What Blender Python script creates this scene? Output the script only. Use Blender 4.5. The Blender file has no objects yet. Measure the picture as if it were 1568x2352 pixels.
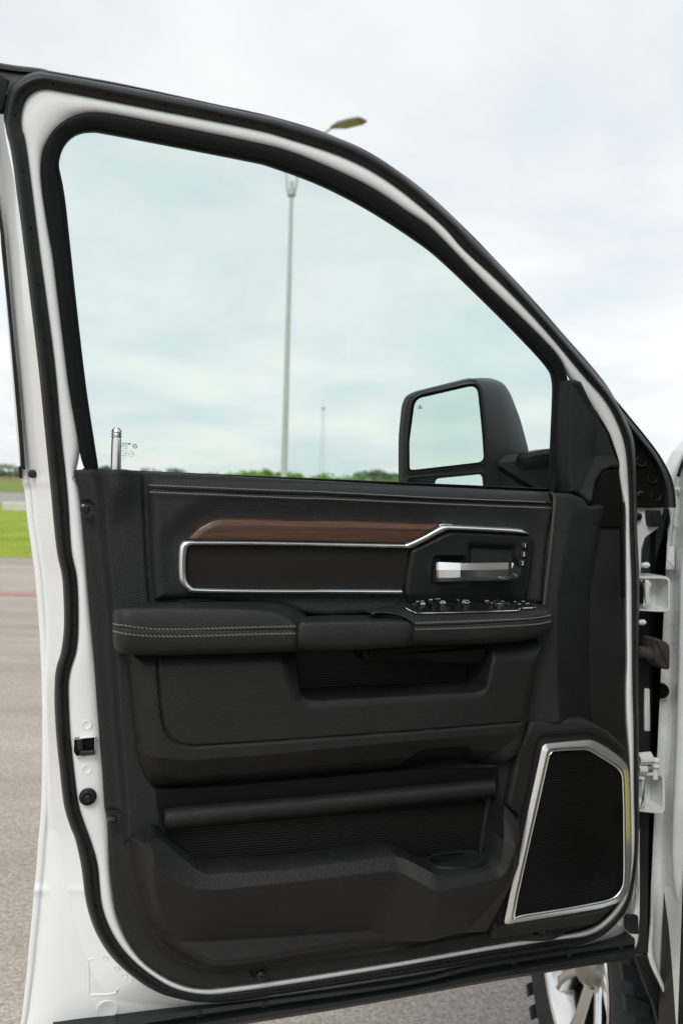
import bpy, bmesh, math, random
import numpy as np
from mathutils import Vector, Matrix
random.seed(7); np.random.seed(7)
C = bpy.context.scene
COL = C.collection
R = math.radians

# ------------------------------------------------------------------ camera
EYE = Vector((0.0, 0.0, 1.62))
FPX, W, H = 1960.0, 1568.0, 2352.0      # focal length and frame of the traced photograph, in its pixels
PITCH, ROLL = math.atan(69 / 1960), R(1.65)
fwd = Vector((0, math.cos(PITCH), -math.sin(PITCH)))
r0 = Vector((1, 0, 0)); u0 = r0.cross(fwd)
right = r0 * math.cos(ROLL) + u0 * math.sin(ROLL)
up = u0 * math.cos(ROLL) - r0 * math.sin(ROLL)
cam_d = bpy.data.cameras.new('camera'); cam = bpy.data.objects.new('camera', cam_d); COL.objects.link(cam)
M4 = Matrix((right, up, -fwd)).transposed().to_4x4(); M4.translation = EYE
cam.matrix_world = M4
cam_d.sensor_fit = 'HORIZONTAL'; cam_d.sensor_width = 24.0; cam_d.lens = 24.0 * FPX / W
cam_d.clip_start = 0.05; cam_d.clip_end = 6000
cam_d.dof.use_dof = True; cam_d.dof.focus_distance = 1.30; cam_d.dof.aperture_fstop = 5.6
C.camera = cam
# ------------------------------------------------------------------ world, sun, exposure
SUN_EL, SUN_ROT = R(46), R(195)
world = bpy.data.worlds.new('World'); C.world = world; world.use_nodes = True
nt = world.node_tree; nt.nodes.clear()
def N(t, typ, **k):
    n = t.nodes.new(typ)
    for a, b in k.items():
        if a.startswith('i_'): n.inputs[a[2:].replace('_', ' ')].default_value = b
        else: setattr(n, a, b)
    return n
out = N(nt, 'ShaderNodeOutputWorld')
sky = N(nt, 'ShaderNodeTexSky', sky_type='NISHITA', sun_disc=False, sun_elevation=SUN_EL, sun_rotation=SUN_ROT)
bg1 = N(nt, 'ShaderNodeBackground', i_Strength=0.10); nt.links.new(sky.outputs[0], bg1.inputs[0])
geo = N(nt, 'ShaderNodeTexCoord')
sep = N(nt, 'ShaderNodeSeparateXYZ'); nt.links.new(geo.outputs['Generated'], sep.inputs[0])
zc = N(nt, 'ShaderNodeMath', operation='MAXIMUM'); nt.links.new(sep.outputs[2], zc.inputs[0]); zc.inputs[1].default_value = 0.0
za = N(nt, 'ShaderNodeMath', operation='ADD'); nt.links.new(zc.outputs[0], za.inputs[0]); za.inputs[1].default_value = 0.22
dx = N(nt, 'ShaderNodeMath', operation='DIVIDE'); nt.links.new(sep.outputs[0], dx.inputs[0]); nt.links.new(za.outputs[0], dx.inputs[1])
dy = N(nt, 'ShaderNodeMath', operation='DIVIDE'); nt.links.new(sep.outputs[1], dy.inputs[0]); nt.links.new(za.outputs[0], dy.inputs[1])
cmb = N(nt, 'ShaderNodeCombineXYZ'); nt.links.new(dx.outputs[0], cmb.inputs[0]); nt.links.new(dy.outputs[0], cmb.inputs[1])
no1 = N(nt, 'ShaderNodeTexNoise', i_Scale=1.35, i_Detail=9.0, i_Roughness=0.52, i_Distortion=0.35); nt.links.new(cmb.outputs[0], no1.inputs['Vector'])
rp = N(nt, 'ShaderNodeValToRGB'); nt.links.new(no1.outputs['Fac'], rp.inputs[0])
rp.color_ramp.elements[0].position = 0.33; rp.color_ramp.elements[0].color = (0.655, 0.73, 0.785, 1)
rp.color_ramp.elements[1].position = 0.66; rp.color_ramp.elements[1].color = (0.93, 0.915, 0.88, 1)
e_ = rp.color_ramp.elements.new(0.5); e_.color = (0.80, 0.828, 0.838, 1)
bg2 = N(nt, 'ShaderNodeBackground', i_Strength=0.93); nt.links.new(rp.outputs[0], bg2.inputs[0])
mxs = N(nt, 'ShaderNodeMixShader', i_Fac=0.90)
nt.links.new(bg1.outputs[0], mxs.inputs[1]); nt.links.new(bg2.outputs[0], mxs.inputs[2]); nt.links.new(mxs.outputs[0], out.inputs[0])
sun_d = bpy.data.lights.new('sun', 'SUN'); sun_d.energy = 1.5; sun_d.angle = R(25); sun_d.color = (1.0, 0.96, 0.90)
sun = bpy.data.objects.new('sun', sun_d); COL.objects.link(sun)
sdir = Vector((math.sin(SUN_ROT) * math.cos(SUN_EL), math.cos(SUN_ROT) * math.cos(SUN_EL), math.sin(SUN_EL)))
sun.rotation_euler = sdir.to_track_quat('Z', 'Y').to_euler(); sun.location = (-2, -3, 8)
C.view_settings.view_transform = 'Standard'; C.view_settings.look = 'None'
C.view_settings.exposure = 0.35; C.view_settings.gamma = 1.0; C.view_settings.use_curve_mapping = False
C.render.engine = 'CYCLES'; C.cycles.use_denoising = True
C.cycles.max_bounces = 8; C.cycles.transparent_max_bounces = 12

# ------------------------------------------------------------------ materials
def mat(name, col=(0.5, 0.5, 0.5), rough=0.5, metal=0.0, spec=0.5, bump=None, var=None, coat=0.0, wave=None, tint=None):
    """bump = (scale, distance, detail); var = (scale, amount) darkens and lightens in patches; wave = (scale, distance, axis)"""
    m = bpy.data.materials.new(name); m.use_nodes = True; t = m.node_tree; b = t.nodes['Principled BSDF']
    b.inputs['Base Color'].default_value = (*col, 1); b.inputs['Roughness'].default_value = rough
    b.inputs['Metallic'].default_value = metal; b.inputs['Specular IOR Level'].default_value = spec
    b.inputs['Coat Weight'].default_value = coat; b.inputs['Coat Roughness'].default_value = 0.06
    tc = N(t, 'ShaderNodeTexCoord')
    if var:
        n = N(t, 'ShaderNodeTexNoise', i_Scale=var[0], i_Detail=6.0, i_Roughness=0.6); t.links.new(tc.outputs['Object'], n.inputs['Vector'])
        r = N(t, 'ShaderNodeMapRange'); t.links.new(n.outputs['Fac'], r.inputs[0])
        r.inputs[1].default_value = 0.3; r.inputs[2].default_value = 0.7; r.inputs[3].default_value = 1 - var[1]; r.inputs[4].default_value = 1 + var[1]
        mx = N(t, 'ShaderNodeMix', data_type='RGBA', blend_type='MULTIPLY'); mx.inputs[0].default_value = 1
        mx.inputs[6].default_value = (*col, 1); t.links.new(r.outputs[0], mx.inputs[7]); t.links.new(mx.outputs[2], b.inputs['Base Color'])
        if not wave:
            r2 = N(t, 'ShaderNodeMapRange'); t.links.new(n.outputs['Fac'], r2.inputs[0]); r2.inputs[1].default_value = .3; r2.inputs[2].default_value = .7
            r2.inputs[3].default_value = max(0, rough - 0.10); r2.inputs[4].default_value = min(1, rough + 0.10); t.links.new(r2.outputs[0], b.inputs['Roughness'])
    last = None
    if bump:
        mp = N(t, 'ShaderNodeMapping'); mp.inputs['Scale'].default_value = (1.0, 1.0, 2.0); t.links.new(tc.outputs['Object'], mp.inputs[0])
        n = N(t, 'ShaderNodeTexNoise', i_Scale=bump[0], i_Detail=bump[2], i_Roughness=0.55, i_Distortion=0.4); t.links.new(mp.outputs[0], n.inputs['Vector'])
        bp = N(t, 'ShaderNodeBump'); bp.inputs['Distance'].default_value = bump[1]; bp.inputs['Strength'].default_value = 1.0
        t.links.new(n.outputs['Fac'], bp.inputs['Height']); last = bp
    if wave:
        wv = N(t, 'ShaderNodeTexWave', wave_type='BANDS', bands_direction=wave[2], wave_profile='SIN', i_Scale=wave[0]); t.links.new(tc.outputs['Object'], wv.inputs['Vector'])
        bp = N(t, 'ShaderNodeBump'); bp.inputs['Distance'].default_value = wave[1]; bp.inputs['Strength'].default_value = 1.0
        t.links.new(wv.outputs['Fac'], bp.inputs['Height'])
        if last: t.links.new(last.outputs[0], bp.inputs['Normal'])
        last = bp
    if last: t.links.new(last.outputs[0], b.inputs['Normal'])
    return m
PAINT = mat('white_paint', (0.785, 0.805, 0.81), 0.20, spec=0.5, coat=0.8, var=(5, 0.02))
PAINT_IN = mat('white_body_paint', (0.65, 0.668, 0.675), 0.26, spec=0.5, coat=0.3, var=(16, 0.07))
LEATHER = mat('black_leather', (0.0165, 0.0178, 0.0185), 0.50, spec=0.26, bump=(400, 0.0017, 3.0), var=(30, 0.10))
SOFT = mat('black_soft_leather', (0.0165, 0.0178, 0.0180), 0.45, spec=0.28, bump=(380, 0.0008, 3.0), var=(20, 0.12))
GRAIN = mat('grained_plastic', (0.0112, 0.0118, 0.0121), 0.44, spec=0.30, bump=(450, 0.0010, 2.5), var=(14, 0.12))
SATIN = mat('satin_black_plastic', (0.0105, 0.0115, 0.0120), 0.38, spec=0.26, var=(25, 0.08))
GLOSSY = mat('gloss_black_plastic', (0.010, 0.010, 0.011), 0.22, spec=0.5)
DARK = mat('dark_plastic', (0.0055, 0.0058, 0.0056), 0.6, spec=0.10, bump=(500, 0.0004, 2.0))
RUBBER = mat('black_rubber', (0.0130, 0.0140, 0.0150), 0.45, spec=0.30, bump=(120, 0.0004, 3.0), var=(18, 0.15))
CHANNEL = mat('channel_rubber', (0.0080, 0.0092, 0.0092), 0.62, spec=0.12, bump=(200, 0.0002, 2.0), var=(12, 0.10))
CHROME = mat('satin_chrome', (0.88, 0.90, 0.91), 0.27, metal=0.86, spec=0.7)
POLISH = mat('bright_chrome', (0.86, 0.87, 0.87), 0.07, metal=1.0)
ALU = mat('brushed_aluminium', (0.74, 0.73, 0.75), 0.24, metal=1.0)
SUEDE = mat('brown_black_suede', (0.0150, 0.0143, 0.0136), 0.92, spec=0.15, bump=(900, 0.0003, 2.0), var=(22, 0.18))
THREAD = mat('grey_thread', (0.30, 0.30, 0.29), 0.7, spec=0.3)
THREAD2 = mat('cream_thread', (0.31, 0.295, 0.24), 0.7, spec=0.3)
BLACKHOLE = mat('black_void', (0.004, 0.004, 0.004), 0.8, spec=0.1)
RIB = mat('ribbed_mat', (0.0075, 0.0078, 0.0076), 0.5, spec=0.18, wave=(84.0, 0.00045, 'Z'))
INK = mat('black_print', (0.01, 0.012, 0.012), 0.6)
LEGEND = mat('white_print', (0.62, 0.64, 0.64), 0.5)
TYRE = mat('tyre_rubber', (0.020, 0.023, 0.025), 0.62, spec=0.35, bump=(60, 0.002, 4.0), var=(8, 0.2))
RIM = mat('polished_alloy', (0.80, 0.79, 0.77), 0.12, metal=1.0)
RIMD = mat('machined_alloy', (0.42, 0.40, 0.37), 0.32, metal=0.9)
BOOT = mat('dusty_rubber', (0.045, 0.040, 0.032), 0.75, spec=0.25, bump=(150, 0.001, 4.0), var=(30, 0.4))
HOUSING = mat('mirror_plastic', (0.020, 0.022, 0.022), 0.42, spec=0.4, bump=(300, 0.0002, 2.0), var=(9, 0.12))
POLE = mat('galvanised_steel', (0.46, 0.50, 0.51), 0.5, metal=0.15, var=(2, 0.1))
LAMP = mat('lamp_housing', (0.20, 0.18, 0.15), 0.5)
LENS = mat('lamp_lens', (0.30, 0.22, 0.14), 0.35)
CONC = mat('pale_concrete', (0.52, 0.50, 0.45), 0.9, bump=(20, 0.01, 4.0), var=(3, 0.12))
INTER = mat('dark_cab_interior', (0.07, 0.07, 0.07), 0.8)
BARK = mat('bark', (0.10, 0.08, 0.06), 0.9, bump=(20, 0.02, 4.0))

# wood
WOOD = bpy.data.materials.new('walnut'); WOOD.use_nodes = True; t = WOOD.node_tree; b = t.nodes['Principled BSDF']
tc = N(t, 'ShaderNodeTexCoord'); mp = N(t, 'ShaderNodeMapping'); mp.inputs['Scale'].default_value = (9, 9, 260); mp.inputs['Rotation'].default_value = (0, 0, 0)
t.links.new(tc.outputs['Object'], mp.inputs[0])
n1 = N(t, 'ShaderNodeTexNoise', i_Scale=1.0, i_Detail=7.0, i_Roughness=0.62, i_Distortion=0.6); t.links.new(mp.outputs[0], n1.inputs['Vector'])
cr_ = N(t, 'ShaderNodeValToRGB'); t.links.new(n1.outputs['Fac'], cr_.inputs[0])
cr_.color_ramp.elements[0].position = 0.32; cr_.color_ramp.elements[0].color = (0.030, 0.0125, 0.0055, 1)
cr_.color_ramp.elements[1].position = 0.68; cr_.color_ramp.elements[1].color = (0.098, 0.042, 0.0175, 1)
mp2 = N(t, 'ShaderNodeMapping'); mp2.inputs['Scale'].default_value = (60, 60, 900); t.links.new(tc.outputs['Object'], mp2.inputs[0])
n2 = N(t, 'ShaderNodeTexNoise', i_Scale=1.0, i_Detail=3.0); t.links.new(mp2.outputs[0], n2.inputs['Vector'])
r2 = N(t, 'ShaderNodeMapRange'); t.links.new(n2.outputs['Fac'], r2.inputs[0]); r2.inputs[1].default_value = .35; r2.inputs[2].default_value = .55; r2.inputs[3].default_value = .72; r2.inputs[4].default_value = 1.0
mx = N(t, 'ShaderNodeMix', data_type='RGBA', blend_type='MULTIPLY'); mx.inputs[0].default_value = 1; t.links.new(cr_.outputs[0], mx.inputs[6]); t.links.new(r2.outputs[0], mx.inputs[7])
t.links.new(mx.outputs[2], b.inputs['Base Color']); b.inputs['Roughness'].default_value = 0.36; b.inputs['Coat Weight'].default_value = 0.10; b.inputs['Coat Roughness'].default_value = 0.12

def glassmat(name, tint, refl):
    m = bpy.data.materials.new(name); m.use_nodes = True; t = m.node_tree; t.nodes.clear()
    o = N(t, 'ShaderNodeOutputMaterial'); tr = N(t, 'ShaderNodeBsdfTransparent'); tr.inputs[0].default_value = (*tint, 1)
    tc = N(t, 'ShaderNodeTexCoord'); mp = N(t, 'ShaderNodeMapping'); mp.inputs['Scale'].default_value = (7, 7, 0.8); mp.inputs['Rotation'].default_value = (0, R(12), 0); t.links.new(tc.outputs['Object'], mp.inputs[0])
    nz = N(t, 'ShaderNodeTexNoise', i_Scale=1.0, i_Detail=4.0); t.links.new(mp.outputs[0], nz.inputs['Vector'])
    mr = N(t, 'ShaderNodeMapRange'); t.links.new(nz.outputs['Fac'], mr.inputs[0]); mr.inputs[1].default_value = .35; mr.inputs[2].default_value = .65
    cm = N(t, 'ShaderNodeMix', data_type='RGBA'); t.links.new(mr.outputs[0], cm.inputs[0]); cm.inputs[6].default_value = (tint[0] * .955, tint[1] * .985, tint[2] * .985, 1); cm.inputs[7].default_value = (*tint, 1); t.links.new(cm.outputs[2], tr.inputs[0])
    gl = N(t, 'ShaderNodeBsdfGlossy'); gl.inputs['Roughness'].default_value = 0.0
    fr = N(t, 'ShaderNodeFresnel'); fr.inputs[0].default_value = refl
    mx = N(t, 'ShaderNodeMixShader'); t.links.new(fr.outputs[0], mx.inputs[0]); t.links.new(tr.outputs[0], mx.inputs[1]); t.links.new(gl.outputs[0], mx.inputs[2])
    t.links.new(mx.outputs[0], o.inputs[0]); return m
GLASS = glassmat('window_glass', (0.92, 0.950, 0.932), 1.2)
MIRROR = mat('mirror_glass', (0.96, 0.96, 0.95), 0.0, metal=1.0)

# speaker grille: perforated sheet, hexagonal packing of holes, their shade put into the colour
GRILLE = bpy.data.materials.new('perforated_grille'); GRILLE.use_nodes = True; t = GRILLE.node_tree; b = t.nodes['Principled BSDF']
tc = N(t, 'ShaderNodeTexCoord'); mp = N(t, 'ShaderNodeMapping'); mp.inputs['Scale'].default_value = (1, 0, 1); t.links.new(tc.outputs['Object'], mp.inputs[0])
def hexdist(off):
    ad = N(t, 'ShaderNodeVectorMath', operation='ADD'); t.links.new(mp.outputs[0], ad.inputs[0]); ad.inputs[1].default_value = (off[0], 0, off[1])
    sc = N(t, 'ShaderNodeVectorMath', operation='MULTIPLY'); t.links.new(ad.outputs[0], sc.inputs[0]); sc.inputs[1].default_value = (1 / 0.0042, 0, 1 / (0.0042 * 1.732))
    fr = N(t, 'ShaderNodeVectorMath', operation='FRACTION'); t.links.new(sc.outputs[0], fr.inputs[0])
    sb = N(t, 'ShaderNodeVectorMath', operation='SUBTRACT'); t.links.new(fr.outputs[0], sb.inputs[0]); sb.inputs[1].default_value = (.5, 0, .5)
    ms = N(t, 'ShaderNodeVectorMath', operation='MULTIPLY'); t.links.new(sb.outputs[0], ms.inputs[0]); ms.inputs[1].default_value = (1, 0, 1.732)
    ln = N(t, 'ShaderNodeVectorMath', operation='LENGTH'); t.links.new(ms.outputs[0], ln.inputs[0]); return ln.outputs['Value']
mn = N(t, 'ShaderNodeMath', operation='MINIMUM'); t.links.new(hexdist((0, 0)), mn.inputs[0]); t.links.new(hexdist((0.0021, 0.0021 * 1.732)), mn.inputs[1])
mr = N(t, 'ShaderNodeMapRange'); t.links.new(mn.outputs[0], mr.inputs[0]); mr.inputs[1].default_value = .26; mr.inputs[2].default_value = .36
cr_ = N(t, 'ShaderNodeMix', data_type='RGBA'); t.links.new(mr.outputs[0], cr_.inputs[0]); cr_.inputs[6].default_value = (.001, .001, .001, 1); cr_.inputs[7].default_value = (.0065, .007, .0072, 1)
t.links.new(cr_.outputs[2], b.inputs['Base Color']); t.links.new(mr.outputs[0], b.inputs['Specular IOR Level']); b.inputs['Roughness'].default_value = 0.5
ms_ = N(t, 'ShaderNodeMath', operation='MULTIPLY'); t.links.new(mr.outputs[0], ms_.inputs[0]); ms_.inputs[1].default_value = .22; t.links.new(ms_.outputs[0], b.inputs['Specular IOR Level'])

# ------------------------------------------------------------------ geometry helpers
Q = Vector((0.0, 1.29, 1.62))                 # a point of the door's inner plane, at belt height
EU = Vector((0.958, 0.287, 0)).normalized()   # along the door towards its hinges
EN = Vector((0.287, -0.958, 0)).normalized()  # out of the door, into the cab
EZ = Vector((0, 0, 1))
TILT = 0.20                                   # the window frame leans inwards above the belt
TRUCK = Vector((0.60, 1.47, 0.0))
eu = np.array(EU); en = np.array(EN); ez = np.array(EZ); qq = np.array(Q); tk = np.array(TRUCK)
rr, uu_, ff = np.array(right), np.array(up), np.array(fwd)
ZM = {'A': (0, 114.8, .3662), 'B': (516.8, 201, .3662), 'C': (861.3, 516.8, .4508), 'D': (0, 574.2, .293), 'E': (172.3, 1033.5, .4028), 'F': (746.4, 1091, .3662),
      'G': (1177, 1033.5, .2494), 'H': (0, 1492.9, .3662), 'I': (516.8, 1435.5, .4761), 'J': (1091, 1550.3, .3043), 'K': (0, 1894.9, .4394), 'L': (918.7, 2009.7, .4142),
      'M': (890, 1332, .2563), 'N': (1378, 1263, .1464), 'Q': (1091, 2009.7, .3043), 'R': (516.8, 890, .2746), 'U': (1378, 918.7, .1586), 'd': (0, 0, 1.0)}
def T(s):
    """traced outline: 'A 10,20 30,40 C 5,6' in the frame named by the letter -> photograph pixels"""
    z = ZM['d']; o = []
    for w in s.split():
        if w in ZM: z = ZM[w]
        else:
            a, b_ = w.split(','); o.append((z[0] + z[2] * float(a), z[1] + z[2] * float(b_)))
    return np.array(o)
def ray(p):
    p = np.atleast_2d(p); return ff + (p[:, :1] - W / 2) / FPX * rr - (p[:, 1:2] - H / 2) / FPX * uu_
def loc(p, w=0.0):
    """photograph pixels at height w above the door plane -> (u, v) in the door's own metres"""
    d = ray(p); E = np.array(EYE) - qq; w = np.broadcast_to(np.asarray(w, float), (len(d),))
    a = E @ en; b_ = d @ en; t0 = (w - a) / b_
    c = d @ ez; v0 = E @ ez + t0 * c
    t1 = (w - a) / (b_ - TILT * c)
    t_ = np.where(v0 > 0, t1, t0)
    P = E + t_[:, None] * d
    return np.stack([P @ eu, P @ ez], 1)
def wor(uv, w):
    """door metres (u, v, w) -> coordinates relative to the truck's origin"""
    uv = np.atleast_2d(uv); w = np.broadcast_to(np.asarray(w, float), (len(uv),)) + TILT * np.maximum(uv[:, 1], 0)
    return qq + uv[:, :1] * eu + uv[:, 1:2] * ez + w[:, None] * en - tk
def px(p, w=0.0): return wor(loc(p, w), w)
def pxd(p, Y):
    """photograph pixel at world depth Y (background)"""
    d = ray(p); P = np.array(EYE) + d * (Y / d[:, 1:2]); return P
def cr(p, n=8, closed=False):
    p = np.asarray(p, float); m = len(p); o = []
    rng = m if closed else m - 1
    for i in range(rng):
        g = (lambda k: p[k % m]) if closed else (lambda k: p[min(max(k, 0), m - 1)])
        a, b_, c, d = g(i - 1), g(i), g(i + 1), g(i + 2)
        for j in range(n):
            s = j / n
            o.append(0.5 * ((2 * b_) + (-a + c) * s + (2 * a - 5 * b_ + 4 * c - d) * s * s + (-a + 3 * b_ - 3 * c + d) * s ** 3))
    if not closed: o.append(p[-1])
    return np.array(o)
def fil(p, r, n=6, closed=True):
    """polygon with rounded corners; r a number or one per corner"""
    p = np.asarray(p, float); m = len(p); o = []
    rs = r if hasattr(r, '__len__') else [r] * m
    for i in range(m):
        if not closed and i in (0, m - 1): o.append(p[i]); continue
        a, b_, c = p[i - 1], p[i], p[(i + 1) % m]
        da, dc = a - b_, c - b_; la, lc = np.linalg.norm(da), np.linalg.norm(dc)
        q = min(rs[i], la * .45, lc * .45)
        s, e = b_ + da / la * q, b_ + dc / lc * q
        for j in range(n + 1):
            tt = j / n; o.append((1 - tt) ** 2 * s + 2 * tt * (1 - tt) * b_ + tt * tt * e)
    return np.array(o)
def resamp(p, n, closed=False):
    p = np.asarray(p, float)
    if closed: p = np.vstack([p, p[:1]])
    L = np.r_[0, np.cumsum(np.linalg.norm(np.diff(p, axis=0), axis=1))]
    s = np.linspace(0, L[-1], n + 1)[:-1] if closed else np.linspace(0, L[-1], n)
    return np.stack([np.interp(s, L, p[:, k]) for k in range(p.shape[1])], 1)
def link(name, verts, faces, m, parent=None, smooth=True, ang=35, label=None):
    me = bpy.data.meshes.new(name); me.from_pydata([tuple(map(float, v)) for v in verts], [], [tuple(int(i) for i in f) for f in faces]); me.validate(); me.update()
    for x in (m if isinstance(m, (list, tuple)) else [m]): me.materials.append(x)
    if smooth:
        me.polygons.foreach_set('use_smooth', [True] * len(me.polygons)); me.set_sharp_from_angle(angle=R(ang))
    o = bpy.data.objects.new(name, me); COL.objects.link(o)
    if parent: o.parent = parent
    if label: o['label'] = label
    return o
def fixn(o, inside=False):
    bm = bmesh.new(); bm.from_mesh(o.data); bmesh.ops.recalc_face_normals(bm, faces=bm.faces); bm.to_mesh(o.data); bm.free(); return o
def quads(nr, nc, closed_c=False, closed_r=False, base=0):
    f = []
    for i in range(nr if closed_r else nr - 1):
        for j in range(nc if closed_c else nc - 1):
            a = i * nc + j; b_ = i * nc + (j + 1) % nc; c = ((i + 1) % nr) * nc + (j + 1) % nc; d = ((i + 1) % nr) * nc + j
            f.append((base + a, base + b_, base + c, base + d))
    return f
def strip(name, A, B, prof, m, parent, closed=False, n=6, back=None, ang=40, wfun=None, smoothp=True):
    """band between two traced edges; prof = [(t across, height w)]"""
    A = cr(A, n, closed) if n else np.asarray(A); B = cr(B, n, closed) if n else np.asarray(B)
    vs = []
    pr = list(prof)
    for t_, w in pr:
        ww = w if wfun is None else w + wfun(A)
        vs.append(px(A * (1 - t_) + B * t_, ww))
    if back is not None:
        for t_ in (1.0, 0.0):
            e = vs[len(pr) - 1] if t_ == 1.0 else vs[0]
            w0 = pr[-1][1] if t_ == 1.0 else pr[0][1]
            vs.append(e + (back - w0) * en)
    k = len(A); V = np.vstack(vs); f = quads(len(vs), k, closed_c=closed, closed_r=back is not None)
    if not closed and back is not None:
        f.append([i * k for i in range(len(vs))][::-1]); f.append([i * k + k - 1 for i in range(len(vs))])
    return fixn(link(name, V, f, m, parent, ang=ang))
def area2(p): return np.sum(p[:, 0] * np.roll(p[:, 1], -1) - np.roll(p[:, 0], -1) * p[:, 1])
def inset(p, d):
    e = np.roll(p, -1, 0) - p; L = np.linalg.norm(e, axis=1, keepdims=True); L[L == 0] = 1; e /= L
    nn = np.stack([-e[:, 1], e[:, 0]], 1); a = np.roll(nn, 1, 0)
    b_ = a + nn; l2 = np.maximum(np.sum(b_ * b_, 1, keepdims=True), 0.6)
    return p + 2 * b_ / l2 * d
def slab_uv(name, uv, w, thick, bev, m, parent, nb=3, pillow=0.0, ang=35, off=None):
    """plate cut from an outline in door metres, rounded front edge, real thickness"""
    uv = np.asarray(uv)
    if area2(uv) < 0: uv = uv[::-1]
    rings = [(uv, w - thick), (uv, w - bev)]
    for i in range(1, nb + 1):
        a = math.pi / 2 * i / nb
        rings.append((inset(uv, bev * (1 - math.cos(a))), w - bev + bev * math.sin(a)))
    if pillow: rings.append((inset(uv, bev * 2.2), w + pillow))
    V = np.vstack([wor(p, z) for p, z in rings]); k = len(uv)
    if off is not None: V = V + off
    f = quads(len(rings), k, closed_c=True)
    f.append([(len(rings) - 1) * k + i for i in range(k)]); f.append(list(range(k))[::-1])
    return fixn(link(name, V, f, m, parent, ang=ang))
def slab(name, p, w, thick, bev, m, parent, **k): return slab_uv(name, loc(p, w), w, thick, bev, m, parent, **k)
def segd(poly, U, V, closed=True):
    d = np.full(U.shape, 1e9); q = np.roll(poly, -1, 0) if closed else poly[1:]
    for a, b_ in zip(poly if closed else poly[:-1], q):
        e = b_ - a; L = e @ e
        if L < 1e-14: continue
        t_ = np.clip(((U - a[0]) * e[0] + (V - a[1]) * e[1]) / L, 0, 1)
        d = np.minimum(d, (U - a[0] - t_ * e[0]) ** 2 + (V - a[1] - t_ * e[1]) ** 2)
    return np.sqrt(d)
def inside(poly, U, V):
    c = np.zeros(U.shape, bool); q = np.roll(poly, -1, 0)
    for a, b_ in zip(poly, q):
        if a[1] == b_[1]: continue
        cond = (a[1] > V) != (b_[1] > V)
        c ^= cond & (U < (b_[0] - a[0]) * (V - a[1]) / (b_[1] - a[1]) + a[0])
    return c
def sd(poly, U, V):
    d = segd(poly, U, V); return np.where(inside(poly, U, V), d, -d)
def ss(x, a=0.0, b_=1.0):
    t_ = np.clip((x - a) / (b_ - a), 0, 1); return t_ * t_ * (3 - 2 * t_)
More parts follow.
